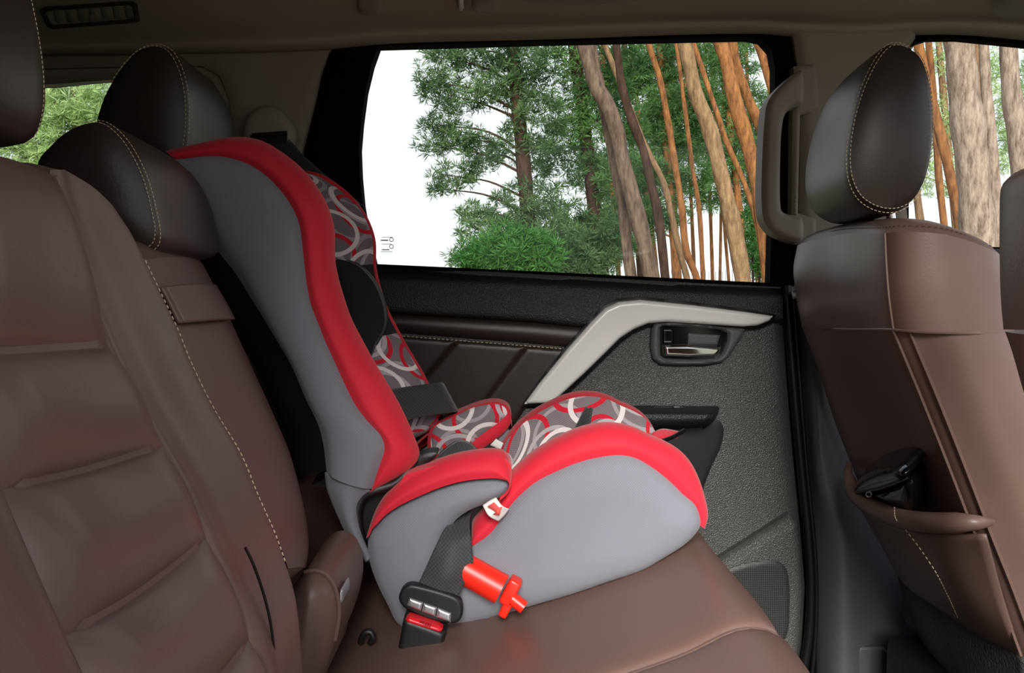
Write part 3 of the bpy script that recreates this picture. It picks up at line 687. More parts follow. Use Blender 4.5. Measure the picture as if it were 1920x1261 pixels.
D0 = [Vector((p.x - .016, .953, p.z - .003)) for p in R_]; D1 = [Vector((p.x - .045, .968, p.z - .006)) for p in R_]; D2 = [Vector((p.x - .085, .990, p.z - .012)) for p in R_]; D3 = [Vector((p.x - .10, YC, p.z - .016)) for p in R_]
lin_ = sheet([I_, D0, D1, D2, D3], NU, 6, False)
def strip(g, nv, i0, i1):       # rows i0..i1 of a sheet
    o = G(); o.v = g.v[i0*nv:(i1+1)*nv]; o.uv = g.uv[i0*nv:(i1+1)*nv]
    for i in range(i1 - i0):
        for j in range(nv - 1): o.f.append((i*nv + j, i*nv + j + 1, (i+1)*nv + j + 1, (i+1)*nv + j))
    return o
NVL = 4*6 + 1
ip0 = min(range(NU), key=lambda i: abs(R_[i].z + .075) + (0 if i > 20 else 9)); ip1 = min(range(NU), key=lambda i: abs(R_[i].z - .028) + (0 if i > 20 else 9))
S1 = [Vector((p.x - .035, .93, p.z - .012)) for p in B_]; S2 = [Vector((p.x - .06, .98, p.z - .02)) for p in B_]; S3 = [Vector((p.x - .065, YC, p.z - .022)) for p in B_]
shell = sheet([B_, S1, S2, S3], NU, 5, False); shell.add(mirrored(shell, YC))
bkr = mk('backrest', shell, BPLASTIC, cseat, label='black plastic shell of the backrest')
for m in (0, 1):
    f = (lambda g: mirrored(g, YC)) if m else (lambda g: g)
    mk('side_cover', f(side), GREY, bkr, label='grey knit side cover'); mk('edge_trim', f(trimg), RED, bkr, label='red padded edge')
    mk('head_lining', f(strip(lin_, NVL, ip1, NU - 1)), RING, bkr, label='ring print head lining')
    mk('back_lining', f(strip(lin_, NVL, 0, ip0)), RING, bkr, label='ring print back lining')
    mk('back_lining', f(strip(lin_, NVL, ip0, ip1)), BLACKCLOTH, bkr, label='black mesh lining behind the shoulder pad')
    po = [(636, 487), (652, 489), (675, 498), (700, 523), (715, 550), (723, 577), (725, 600), (720, 620), (708, 640), (696, 668), (672, 640), (640, 560), (625, 500)]
    pg_ = mirrored(puff(po, 1.172, .02, .014, .025, .004), YC)
    for i, v in enumerate(pg_.v): pg_.v[i] = Vector((v.x - (0 if m else .016), 2*YC - v.y if False else v.y, v.z))
    # mirrored puff domes towards the seat centre on either side
    for i, v in enumerate(pg_.v): pg_.v[i] = Vector((v.x, .962 + (.962 - v.y), v.z))
    pp_ = mk('shoulder_pad', f(pg_), BLACKCLOTH, bkr, label='black padded shoulder wing')
    pe = tube([Vector((p.x - (0 if m else .016), .962, p.z)) for p in PP(po, 1.172)], .002, 6, True, 70, True)
    mk('pad_piping', f(pe), RUBBER, pp_)
    tl = sheet([PP([(612, 884), (616, 915), (637, 968), (663, 1018), (690, 1052)], .905), PP([(655, 902), (650, 930), (658, 980), (675, 1020), (691, 1048)], .892), PP([(697, 917), (683, 925), (669, 945), (676, 1000), (692, 1045)], .902)], 24, 6)
    mk('side_cover', f(tl), GREY, bkr, thick=.006)
hinge = tube(PP([(786, 852, .93), (745, 903, .912), (702, 919, .904), (681, 930, .904), (670, 952, .903), (671, 985, .902), (680, 1020, .902), (693, 1050, .903)]), .0055, 10)
hinge_t = joined(hinge)
hinge.add(puff([(700, 922), (684, 932), (674, 955), (677, 1000), (694, 1046), (702, 990), (716, 960), (790, 880), (820, 850), (788, 852)], .925, .03, .002, .006))
mk('hinge_bracket', hinge, BPLASTIC, cseat); mk('hinge_bracket', mirrored(hinge_t, YC), BPLASTIC, cseat)

# booster
Ga = [(692, 1004), (699, 990), (708, 981), (723, 965), (750, 947), (790, 928), (827, 913), (867, 902), (907, 897), (934, 897), (953, 903), (952, 917), (937, 932)]
Ra = [(690, 1000), (697, 975), (706, 952), (723, 927), (757, 897), (800, 873), (840, 857), (880, 848), (922, 844), (944, 848), (956, 866), (960, 890), (954, 917), (938, 933)]
arm_o = [(692, 1003), (708, 981), (723, 965), (750, 947), (790, 928), (827, 913), (867, 902), (907, 897), (934, 897), (953, 903), (952, 917), (937, 932), (907, 945), (880, 956), (857, 972), (840, 990), (834, 1020), (870, 1060), (800, 1100), (720, 1060), (694, 1030)]
base_o = [(690, 1012), (700, 990), (730, 980), (790, 985), (835, 1000), (860, 1018), (887, 1023), (902, 1013), (917, 1002), (937, 977), (957, 948), (977, 926), (1007, 902), (1040, 885), (1084, 867), (1124, 857), (1160, 853), (1190, 858), (1224, 877), (1257, 903), (1280, 926), (1303, 946), (1312, 968), (1313, 985), (1300, 1005), (1280, 1023), (1240, 1048), (1207, 1067), (1140, 1090), (1073, 1113), (1007, 1132), (940, 1152), (867, 1172), (800, 1178), (750, 1172), (727, 1133), (703, 1083), (692, 1045)]
Gw = [(887, 1023), (902, 1013), (917, 1002), (937, 977), (957, 948), (977, 926), (1007, 902), (1040, 885), (1084, 867), (1124, 857), (1160, 853), (1190, 858), (1224, 877), (1257, 903), (1280, 926), (1303, 946), (1312, 968), (1313, 985)]
Rw = [(884, 1000), (886, 978), (905, 955), (930, 927), (957, 890), (985, 862), (1020, 837), (1060, 816), (1100, 801), (1145, 795), (1190, 803), (1222, 818), (1250, 830), (1276, 846), (1296, 868), (1311, 898), (1321, 932), (1325, 962), (1318, 982)]
ga, ra2 = curve(PP(Ga, .882), 60), curve(PP(Ra, .905), 60)
gw, rw = curve(PP(Gw, .895), 80), curve(PP(Rw, .920), 80)
def lip(g_, r_, n, y0, inn, drop=.004):
    m1 = [Vector((a.x*.6 + b.x*.4, y0 - .004, a.z*.6 + b.z*.4)) for a, b in zip(g_, r_)]; m2 = [Vector((a.x*.18 + b.x*.82, y0 + .006, a.z*.18 + b.z*.82)) for a, b in zip(g_, r_)]
    i1 = [Vector((p.x, p.y + inn, p.z - drop*.3)) for p in r_]; i2 = [Vector((p.x, p.y + inn*1.4, p.z - drop)) for p in r_]
    return sheet([g_, m1, m2, r_, i1, i2], n, 5, False), i2
armt, arm_i = lip(ga, ra2, 60, .884, .020); wgt, wg_i = lip(gw, rw, 80, .897, .024)
def drop_to(c, zfun, ys):
    out = [c]
    for y, t in ys: out.append([Vector((p.x - .006*t, y, p.z + (min(p.z, zfun(p.x)) - p.z) * t)) for p in c])
    return out
pan = lambda x: -.285 + .12 * (x + .02)
wl_ = sheet(drop_to(wg_i, pan, ((.955, .25), (.965, .7), (.985, .97), (YC, 1.0))), 80, 6, False)
al_ = sheet(drop_to(arm_i, lambda x: -.285, ((.938, .25), (.945, .7), (.960, .97), (YC, 1.0))), 60, 6, False)
side_o = arm_o[:17]
side_o = [(692, 1003), (708, 981), (723, 965), (750, 947), (790, 928), (827, 913), (867, 902), (907, 897), (934, 897), (953, 903), (952, 917), (937, 932), (907, 945), (880, 956), (857, 972), (842, 992), (838, 1015), (846, 1034), (866, 1034)] + base_o[6:]
basegrey = puff(side_o, .894, .03, .017, .04, .005)
pad = sheet([[Vector((-.15, y, -.285)) for y in (.94, YC, 2*YC - .94)], [Vector((0, y, -.29)) for y in (.94, YC, 2*YC - .94)], [Vector((.14, y, -.262)) for y in (.94, YC, 2*YC - .94)], [Vector((.185, y, -.264)) for y in (.94, YC, 2*YC - .94)], [Vector((.198, y, -.28)) for y in (.94, YC, 2*YC - .94)], [Vector((.18, y, -.30)) for y in (.94, YC, 2*YC - .94)]], 24, 6)
bo2 = mk('booster_pad', pad, RING, cseat, label='ring print booster pad', thick=.01)
for m in (0, 1):
    f = (lambda g: mirrored(g, YC)) if m else (lambda g: g)
    mk('gap_darkener', f(puff([(700, 1000), (720, 962), (800, 932), (900, 917), (960, 930), (1040, 902), (1160, 872), (1270, 940), (1295, 995), (1000, 1120), (760, 1160)], .928, .004, 0, .02, .02, False)), BPLASTIC, bo2)  # black sheet added to darken the gap between arm and wing
    mk('booster_cover', f(basegrey), GREY, bo2, label='grey knit booster side'); mk('booster_trim', f(wgt), RED, bo2, label='red padded thigh bolster edge')
    mk('armrest', f(armt), RED, bo2, label='red padded armrest'); mk('booster_lining', f(wl_), RING, bo2)
    ab = puff([(806, 856), (808, 800), (830, 786), (853, 775), (909, 755), (935, 754), (952, 762), (958, 776), (957, 794), (944, 811), (918, 832), (897, 845), (850, 862)], 1.20, .04, .010, .012, .003)
    ai = puff([(812, 850), (813, 803), (853, 780), (880, 767), (909, 759), (934, 758), (947, 764), (951, 776), (940, 789), (927, 799), (897, 821), (882, 834), (850, 848)], 1.192, .01, .006, .012, .003)
    ff = (lambda g: g) if m else (lambda g: mirrored(g, YC))
    zs = 0 if m else -.016
    for q_ in (ab, ai):
        zt_ = max(v.z for v in q_.v)
        for i, v in enumerate(q_.v): q_.v[i] = Vector((v.x, v.y, (v.z if m else zt_ + (v.z - zt_)*.62) + zs))
    mk('armrest_body', ff(ab), RED, bo2, label='red padded armrest side'); mk('armrest_lining', ff(ai), RING, bo2, label='ring print armrest lining')
# front web straps, tags
fz = sheet([PP([(1222, 812, 1.0), (1245, 806, 1.03), (1278, 812, 1.04)]), PP([(1222, 826, .98), (1245, 822, 1.0), (1270, 820, 1.02)])], 12, 4); mk('front_tab', fz, RED, bo2, thick=.005, label='small red fabric tab')
mk('tab_edge', tube(PP([(1222, 832, .975), (1246, 825, .99), (1265, 817, 1.01), (1283, 806, 1.03)]), .0028, 8), RUBBER, bo2)
cst = sheet([PP([(1072, 815, 1.05), (1085, 790, 1.05), (1100, 762, 1.05)]), PP([(1094, 806, 1.04), (1098, 785, 1.04), (1104, 765, 1.04)]), PP([(1104, 806, 1.03), (1107, 785, 1.03), (1110, 764, 1.03)])], 14, 4); mk('crotch_strap', cst, WEB, bo2, thick=.003, label='short strap end sticking up from the pad')
tag = sheet([PP([(905, 947), (918, 938), (930, 932)], .882), PP([(916, 966), (929, 956), (941, 947)], .874), PP([(935, 977), (946, 966), (955, 954)], .884)], 14, 6)
tg = mk('label_tag', tag, WHITE, bo2, thick=.0008, label='white label with a red arrow')
ag = G(); pts = PP([(914, 949), (926, 941), (936, 951), (942, 949), (936, 966), (924, 964), (929, 960)], .8735)
ag.v = [Vector(p) for p in pts]; ag.uv = [(p.x, p.z) for p in pts]; ag.f = [tuple(range(len(pts)))]
mk('arrow_print', ag, PINKRED, tg, thick=.0006)
tag2 = sheet([PP([(919, 834), (930, 839), (938, 844)], 1.16), PP([(930, 822), (936, 826), (944, 830)], 1.16)], 10, 3); mk('label_tag', tag2, WHITE, bo2, thick=.0008)
# belt guide clip
ca_, cb_ = P(868, 1064, .872), P(940, 1104, .866)
ax = (cb_ - ca_).normalized()
mk_clip = tube([ca_, ca_.lerp(cb_, .5), cb_], .0172, 24, False, 8)
clip = mk('belt_hook', mk_clip, ORANGE, cseat, label='orange red plastic belt hook')
R3 = axes(ax, Vector((.35, 0, .94)))
upv = R3 @ Vector((0, 0, 1))
hk = joined(box(cb_ + ax*.010 + upv*.004, (.014, .022, .030), R3, .003), box(cb_ + ax*.014 - upv*.012, (.010, .02, .026), R3, .003), tube([cb_ + ax*.014 - upv*.001 + Vector((0, -.006, 0)), cb_ + ax*.030 - upv*.003 + Vector((0, -.008, 0))], .0075, 12, False, 4))
mk('hook_end', hk, ORANGE, clip); mk('rib', tube([ca_ + upv*.0165 + Vector((0, -.006, 0)), cb_ + upv*.0165 + Vector((0, -.006, 0))], .0012, 6, False), ORANGE, clip)

# ================================================================== SEAT BELT AND BUCKLE
belt = thing('seat_belt', 'black seat belt threaded through the child seat to the buckle', 'seat belt', P(830, 1120, .86))
w1 = sheet([PP([(857, 960, .925), (846, 978, .900), (833, 992, .878), (817, 1023, .866), (797, 1067, .860), (783, 1097, .855), (772, 1125, .851)]),
            PP([(880, 958, .925), (862, 985, .893), (853, 1010, .868), (846, 1040, .858), (836, 1075, .850), (822, 1105, .850), (808, 1135, .850)]),
            PP([(886, 950, .93), (880, 975, .90), (882, 1000, .874), (886, 1036, .866), (887, 1057, .861), (873, 1087, .857), (849, 1146, .851)])], 40, 8)
wb = mk('webbing', w1, WEB, belt, thick=.0016)
w2 = sheet([PP([(832, 719, 1.25), (829, 717.5, 1.22), (823, 717, 1.185), (743, 728, 1.12), (690, 742, 1.04)]), PP([(862, 774, 1.25), (858, 773, 1.22), (853, 772, 1.185), (780, 783, 1.12), (720, 806, 1.04)])], 30, 8)
mk('webbing', w2, WEB, belt, thick=.0016)
w3 = sheet([PP([(806, 872, 1.01), (832, 843, 1.01), (862, 825, 1.01), (882, 831, 1.01), (899, 848, 1.01), (910, 880, 1.0)]), PP([(800, 912, .95), (828, 886, .95), (860, 866, .95), (888, 868, .95), (908, 884, .95), (912, 915, .94)])], 30, 8)
mk('webbing', w3, WEB, belt, thick=.0016)
w4 = sheet([PP([(500, 262, 1.40), (545, 300, 1.36), (640, 380, 1.27)]), PP([(543, 262, 1.40), (578, 300, 1.36), (680, 385, 1.27)])], 16, 4); mk('webbing', w4, WEB, belt, thick=.0016)
tgo = [(748, 1122), (751, 1108), (758, 1099), (770, 1094), (785, 1096), (852, 1116), (863, 1124), (868, 1138), (867, 1152), (860, 1164), (850, 1168), (836, 1167), (805, 1161), (773, 1147), (756, 1136)]
tgh = [(784, 1101), (850, 1121), (846, 1128), (780, 1107)]
tng = mk('tongue', puff(tgo, .848, .008, .003, .004, .0015, True, ()), BPLASTIC, belt)
for q_ in ([(763, 1134), (768, 1120), (793, 1129), (789, 1145)], [(791, 1146), (795, 1130), (819, 1138), (816, 1155)], [(818, 1156), (821, 1139), (846, 1149), (845, 1166)]):
    mk('bar', puff(q_, .8445, .004, .002, .003, .001, False), STEEL, tng, label='steel segment')
mk('blade', puff([(777, 1148), (812, 1160), (808, 1185), (774, 1175)], .849, .002, 0, .001, .003, False), STEEL, tng)
bkl = thing('seat_belt_buckle', 'black buckle with a red release button on the brown cushion', 'buckle', P(785, 1225, .855))
mk('housing', puff([(757, 1158), (768, 1157), (826, 1178), (836, 1184), (832, 1215), (826, 1260), (736, 1260), (745, 1222)], .838, .03, .006, .006, .002, False), BPLASTIC, bkl)
rbn = puff([(760, 1160), (767, 1154), (823, 1173), (830, 1178), (827, 1184), (820, 1183), (764, 1166)], .8355, .010, .004, .004, .0012, False)
rb_ = mk('release_button', rbn, REDBTN, bkl, label='red release button')
a, b = P(780, 1163, .830), P(815, 1175, .830)
mk('lettering', text_geo('PRESS', .0052, (a + b)/2, b - a, Vector((.28, 0, .95))), REDTXT, rb_)
strw = thing('belt_loop', 'dark fabric belt loop lying in the crease of the rear seat', 'belt loop', P(690, 1195, .86))
mk('loop', tube(PP([(676, 1203, .86), (684, 1186, .85), (694, 1184, .85), (700, 1196, .85), (694, 1204, .855)]), .0035, 8), BPLASTIC, strw)

# ================================================================== FRONT SEAT (far side)
fs = thing('front_seat', 'brown leather front seat with headrest and a pocket holding a black case', 'car seat', (.6, 1.1, -.6), 'front seats')
E0 = PP([(1496, 462), (1488, 503), (1493, 553), (1504, 611)], 1.30); E00 = [p + Vector((.06, .03, 0)) for p in E0]
Em = PP([(1568, 440), (1566, 500), (1570, 560), (1582, 617)], 1.12)
E1 = PP([(1660, 437), (1663, 500), (1668, 560), (1676, 618)], .925)
E1b = PP([(1700, 434), (1704, 500), (1710, 560), (1718, 621)], .897)
E2 = PP([(1776, 440), (1782, 500), (1790, 560), (1800, 624)], .885); E3 = PP([(1874, 476), (1884, 520), (1890, 560), (1904, 627)], .915); E4 = [p + Vector((.02, .08, 0)) for p in E3]
ug = sheet([E00, E0, Em, E1, E1b, E2, E3, E4], 30, 6)
tops = [c[0] for c in (E00, E0, Em, E1, E1b, E2, E3, E4)]; cen = Vector((.515, 1.12, .085))
ug.add(sheet([tops, [p.lerp(cen, .12) + Vector((0, 0, .010)) for p in tops], [p.lerp(cen, .5) + Vector((0, 0, .010)) for p in tops], [p.lerp(cen, .97) for p in tops]], 50, 5))
fbk = mk('backrest', ug, LEATHER, fs)
mk('seam', joined(tube([p + Vector((-.001, -.001, 0)) for p in E1], .0014, 6), tube([p + Vector((-.001, -.002, 0)) for p in (E0[-1], Em[-1], E1[-1], E1b[-1], E2[-1], E3[-1])], .0018, 6, True, 50)), LEATHER, fbk)
tst = [c[0].lerp(cen, .05) + Vector((-.001, -.002, .006)) for c in (E0, Em, E1, E1b, E2, E3)]
mk('stitching', stitches(tst, .004, .0025, .0006), DTHREAD, fbk)
L0 = PP([(1504, 612), (1533, 690), (1565, 790), (1600, 880), (1640, 980), (1690, 1088)], 1.30); L00 = [p + Vector((.06, .03, 0)) for p in L0]
L1 = PP([(1676, 619), (1728, 745), (1778, 870), (1828, 1000), (1870, 1105), (1915, 1228)], .925)
L1b = PP([(1704, 621), (1756, 745), (1806, 870), (1856, 1000), (1898, 1105), (1943, 1228)], .908)
Lm = [a.lerp(b, .5) + Vector((.012, 0, 0)) for a, b in zip(L0, L1)]
L2 = PP([(1800, 626), (1850, 745), (1900, 870), (1960, 1000), (2010, 1105), (2070, 1228)], .885); L3 = [Vector((p.x + .09, .92, p.z)) for p in L2]; L4 = [Vector((p.x + .12, 1.0, p.z)) for p in L2]
lg = sheet([L00, L0, Lm, L1, L1b], 50, 6).add(sheet([L1b, L2, L3, L4], 50, 6))
lbk = mk('seat_back_panel', lg, LEATHER, fs)
mk('piping', joined(tube([p + Vector((-.001, -.001, 0)) for p in L1], .0022, 6, True, 50), tube([p + Vector((0, -.002, 0)) for p in L1b], .0022, 6, True, 50)), LEATHER, lbk)
# pocket
pa, pb_, pc = P(1600, 880, 1.30), P(1690, 1088, 1.30), P(1850, 1050, .925)
PN = (pb_ - pa).cross(pc - pa).normalized(); PD = PN.dot(pa)
def onp(px, py, out=.02):          # point standing off the seat back by `out`
    d = ray(px, py); n = PN if PN.x < 0 else -PN; D = PD if PN.x < 0 else -PD
    return d * ((D + out) / n.dot(d))
pr = [onp(*p) for p in ((1592, 868, .012), (1590, 890, .026), (1600, 920, .036), (1632, 948, .044), (1690, 972, .046), (1760, 980, .034), (1825, 979, .012), (1860, 978, -.012))]
pr2 = [onp(*p) for p in ((1600, 893, .010), (1597, 908, .024), (1606, 938, .034), (1640, 968, .042), (1692, 990, .044), (1764, 1000, .034), (1848, 1002, .008))]
pm = [onp(*p) for p in ((1622, 945, .010), (1630, 975, .026), (1645, 1005, .036), (1676, 1035, .042), (1730, 1066, .042), (1800, 1095, .032), (1880, 1118, .006))]
pb = [onp(*p) for p in ((1655, 1010, .006), (1666, 1040, .014), (1678, 1065, .018), (1700, 1096, .02), (1752, 1134, .02), (1824, 1182, .014), (1914, 1229, .004))]
pk = sheet([pr2, pm, pb], 40, 10)
pkt = mk('pocket', pk, LEATHER, fs, thick=.004)
mk('rim', tube(pr, lambda t: .0125 * min(1, .35 + 4*t, .3 + 6*(1 - t)), 12, True, 50), LEATHER, pkt)
mk('stitching', stitches([onp(*p) for p in ((1677, 950, .060), (1678, 968, .060), (1688, 986, .052))], .004, .002, .0007), THREAD, pkt)
mk('stitching', stitches([onp(*p) for p in ((1697, 992, .050), (1722, 1024, .047), (1752, 1068, .045), (1778, 1118, .036), (1796, 1158, .022))], .0042, .002, .0008), THREAD, pkt)
# lower felt flap
fe = sheet([PP([(1686, 1080, 1.31), (1700, 1094, 1.23), (1752, 1132, 1.15), (1824, 1180, 1.05), (1925, 1234, .94)]), PP([(1706, 1150, 1.31), (1722, 1170, 1.23), (1770, 1210, 1.15), (1840, 1260, 1.05), (1940, 1310, .95)]), PP([(1745, 1260, 1.31), (1790, 1310, 1.23), (1820, 1340, 1.15), (1880, 1380, 1.05), (1980, 1420, .95)])], 30, 8)
mk('lower_flap', fe, FELT, fs, thick=.006, label='grey felt lower flap')
mk('seat_base', joined(box((.86, 1.1, -.52), (.42, .46, .14), None, .04), box((.82, 1.1, -.72), (.40, .40, .28), None, .02)), BPLASTIC, fs)
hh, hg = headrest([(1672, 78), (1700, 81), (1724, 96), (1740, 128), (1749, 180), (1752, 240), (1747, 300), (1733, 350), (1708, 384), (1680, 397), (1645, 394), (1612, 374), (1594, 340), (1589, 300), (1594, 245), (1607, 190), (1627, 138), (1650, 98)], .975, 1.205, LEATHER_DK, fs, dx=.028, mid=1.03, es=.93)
mk('post', tube([Vector((.475, 1.03, .14)), Vector((.49, 1.03, .05))], .006, 10, False), CHROME, fs)
mk('post', tube([Vector((.49, 1.16, .14)), Vector((.50, 1.16, .05))], .006, 10, False), CHROME, fs)
# black case in the pocket
bc = thing('hinged_case', 'shiny black hinged case standing in the front seat pocket', 'case', P(1660, 960, 1.17))
def onto(g, Yref, out):            # move a flat-built cushion along the view so that it stands `out` off the seat back
    for i, p in enumerate(g.v):
        q = p * (Yref / p.y); ratio = onp(960 + F*(q.x/(q.y*CP - q.z*SP)), 630.5 - F*((q.y*SP + q.z*CP)/(q.y*CP - q.z*SP)), out)
        g.v[i] = ratio - (PN if PN.x < 0 else -PN) * (p.y - Yref)
    return g
mk('body', onto(puff([(1606, 918), (1640, 916), (1680, 904), (1706, 894), (1718, 955), (1700, 990), (1640, 985), (1616, 955)], 1.2, .03, .012, .02), 1.2, .026), GLOSS, bc)
mk('lid', onto(puff([(1603, 910), (1612, 896), (1640, 881), (1670, 873), (1692, 869), (1708, 880), (1703, 892), (1676, 904), (1640, 915), (1612, 919)], 1.2, .04, .016, .010), 1.2, .030), GLOSS, bc)
mk('rim', onto(tube(PP([(1605, 917), (1640, 917), (1676, 906), (1704, 894)], 1.2), .0022, 8), 1.2, .042), GLOSS, bc)
mk('hinge', onto(tube([P(1629, 926, 1.2) + Vector((.004*math.cos(k), 0, .004*math.sin(k))) for k in np.linspace(0, 6.28, 13)[:-1]], .0012, 6, True, 24, True), 1.2, .044), STEEL, bc)

# near front seat, a sliver at the right edge
ns = thing('front_seat', 'brown leather front seat cut off by the right edge of the frame', 'car seat', (.55, .36, -.6), 'front seats')
N0 = PP([(1896, 334), (1880, 352), (1876, 410), (1876, 480), (1878, 560), (1883, 617)], .60); N00 = [p + Vector((.08, .03, 0)) for p in N0]
N1 = [Vector((p.x - .02, .52, p.z + .004)) for p in N0]; N2 = [Vector((p.x - .03, .36, p.z + .01)) for p in N0]; N3 = [Vector((p.x, .13, p.z)) for p in N0]; N4 = [p + Vector((.08, -.03, 0)) for p in N3]
nsg = sheet([N00, N0, N1, N2, N3, N4], 30, 6)
nt = [c[0] for c in (N00, N0, N1, N2, N3, N4)]; nsg.add(sheet([nt, [p + Vector((.03, 0, .012)) for p in nt], [p + Vector((.1, 0, .012)) for p in nt]], 20, 4))
mk('backrest', nsg, LEATHER, ns)
K0 = PP([(1884, 620), (1898, 660), (1918, 730), (1960, 860), (2010, 1000), (2080, 1180)], .60); K00 = [p + Vector((.08, .03, 0)) for p in K0]
K1 = [Vector((p.x - .012, .52, p.z)) for p in K0]; K2 = [Vector((p.x - .01, .36, p.z)) for p in K0]; K3 = [Vector((p.x, .13, p.z)) for p in K0]
mk('seat_back_panel', sheet([K00, K0, K1, K2, K3], 30, 6), LEATHER, ns)

# ================================================================== OUTSIDE: pine wood
gr = box((0, 30, -1.35), (160, 160, .1)); GROUND = grain('forest_floor', (120, 112, 84), .95, .1, 3, .5, .05, .3)
mk('ground', gr, GROUND, kind='structure')
def trunk_geo(line, D, wpx, bend=0, top=-520):
    """line: the stem from its lowest to its highest measured point at distance D"""
    pts = [P(x, y, D) for x, y in line]
    d = (pts[1] - pts[0]); base = pts[0] + d * ((-1.33 - pts[0].z) / d.z) * .8; base.x = pts[0].x + (base.x - pts[0].x); base.z = -1.33
    d = (pts[-1] - pts[-2]).normalized(); zt = P(960, top, D).z; tip = pts[-1] + d * max(.3, (zt - pts[-1].z) / max(d.z, .3))
    allp = [base] + pts + [pts[-1].lerp(tip, .5), tip]
    r0 = wpx / F * D / 2; ph = line[0][0]
    g = tube(allp, lambda s: r0 * (1.2 - .55*s) * (1 + .05*math.sin(s*41 + ph) + .04*math.sin(s*97)), 14, True, 80)
    return g, base, tip
rnd = random.Random(3)
class NG: pass
def tufts(clumps, size, dens, D, blades=18):
    O = []; SZ = []
    for (cx, cy, rx, ry) in clumps:
        c = P(cx, cy, D); ax_, az_ = rx/F*D, ry/F*D; n = int(dens * rx * ry / 1000 * 2.6)
        for _ in range(n):
            while True:
                v = Vector((rnd.uniform(-1, 1), rnd.uniform(-1, 1), rnd.uniform(-1, 1)))
                if v.length < 1: break
            k = noise.noise(Vector((cx*.013 + v.x*2.2, v.y*2.2, cy*.013 + v.z*2.2)))
            if k < -.12: continue
            O.append((c.x + v.x*ax_, c.y + v.y*ax_*.8, c.z + v.z*az_)); SZ.append(size * rnd.uniform(.55, 1.25))
    O = np.array(O); SZ = np.array(SZ); n = len(O)
    d = np.random.normal(0, 1, (n, blades, 3)); d[:, :, 2] = d[:, :, 2]*.8 + .3; d /= np.linalg.norm(d, axis=2, keepdims=True)
    w = np.cross(d, np.random.normal(0, 1, (n, blades, 3))); w /= np.linalg.norm(w, axis=2, keepdims=True)
    s_ = SZ[:, None, None]; o = O[:, None, :]; w = w * s_ * .042
    V = np.stack([o - w*.6 + d*s_*.1, o + d*s_*.5 + w*1.2, o + d*s_, o + d*s_*.5 - w*1.2], 2).reshape(-1, 3)
    g = NG(); g.V = V; g.n = n*blades; return g
def mk_np(name, g, mat, parent):
    me = bpy.data.meshes.new(name); org = np.array(tuple(origin(parent)))
    me.vertices.add(len(g.V)); me.vertices.foreach_set('co', (g.V - org).astype(np.float32).ravel())
    me.loops.add(g.n*4); me.loops.foreach_set('vertex_index', np.arange(g.n*4, dtype=np.int32))
    me.polygons.add(g.n); me.polygons.foreach_set('loop_start', np.arange(0, g.n*4, 4, dtype=np.int32))
    me.update(calc_edges=True); me.materials.append(mat)
    o = bpy.data.objects.new(name, me); COL.objects.link(o); o.parent = parent; return o
def branches(o, base, tip, clumps, D, mat, r=.018):
    for (cx, cy, rx, ry) in clumps:
        c = P(cx, cy, D); s = min(max((c.z - .25*abs(c.x - base.x) - base.z) / (tip.z - base.z), .02), .98); a = base.lerp(tip, s)
        m = a.lerp(c, .5) + Vector((rnd.uniform(-.1, .1), rnd.uniform(-.1, .1), .08))
        mk('branch', tube([a, m, c, c + (c - m)*.35], lambda t: r * (1.1 - .9*t), 6, True, 12), mat, o)
PINES = 'pines beyond the rear window'
def tree(label, line, D, w, bark_, clumps=(), leaf=LEAF_A, size=.1, dens=26, bend=0, top=-520, group='pine trees in the wood', br=.018):
    g, base, tip = trunk_geo(line, D, w, bend, top)
    o = thing('pine_tree', label, 'tree', base, group)
    mk('trunk', g, bark_, o)
    if clumps:
        branches(o, base, tip, clumps, D, bark_, br)
        mk_np('foliage', tufts(clumps, size, dens, D), leaf, o)
    return o
tree('leafy pine at the left of the wood, beside the white sky', ((1000, 520), (960, 75)), 11, 26, BARK_D,
     [(835, 110, 55, 32), (905, 95, 75, 32), (805, 155, 34, 24), (850, 180, 62, 36), (925, 160, 60, 50), (828, 235, 42, 26), (868, 262, 55, 26), (815, 275, 38, 16), (915, 290, 55, 40), (850, 330, 52, 22), (830, 355, 32, 12), (980, 130, 60, 60), (1000, 230, 60, 60), (885, 400, 34, 26), (920, 440, 70, 40), (985, 400, 70, 60), (880, 485, 45, 25), (950, 490, 80, 40)], LEAF_A, .13, 30, 6)
tree('dense green pine in the middle of the rear window', ((1130, 520), (1075, 75)), 12.5, 24, BARK_D,
     [(1110, 120, 55, 50), (1140, 170, 50, 45), (1075, 200, 55, 60), (1105, 250, 60, 40), (1170, 230, 50, 45), (1050, 300, 60, 70), (1130, 330, 60, 50), (1060, 430, 70, 60), (1120, 450, 60, 60), (1030, 490, 80, 40), (1040, 100, 50, 45), (1170, 110, 40, 40)], LEAF_B, .14, 30, 6)
tree('bushy pine right of centre behind the thin trunks', ((1268, 520), (1236, 75)), 15, 14, BARK_O,
     [(1250, 110, 60, 45), (1190, 140, 40, 45), (1230, 190, 55, 60), (1270, 250, 50, 50), (1320, 110, 50, 40), (1310, 200, 40, 45), (1210, 320, 60, 45), (1290, 330, 45, 40), (1180, 420, 60, 60), (1250, 400, 50, 34)], LEAF_B, .15, 55, 6)
tree('pine with a broad crown behind the leaning orange trunks', ((1400, 520), (1350, 75)), 17, 12, BARK_O,
     [(1380, 110, 55, 50), (1340, 180, 45, 50), (1400, 200, 45, 50), (1370, 290, 55, 55), (1430, 270, 40, 60), (1330, 360, 36, 40), (1430, 400, 40, 70), (1425, 490, 40, 35), (1300, 270, 40, 40)], LEAF_B, .16, 55, 6)
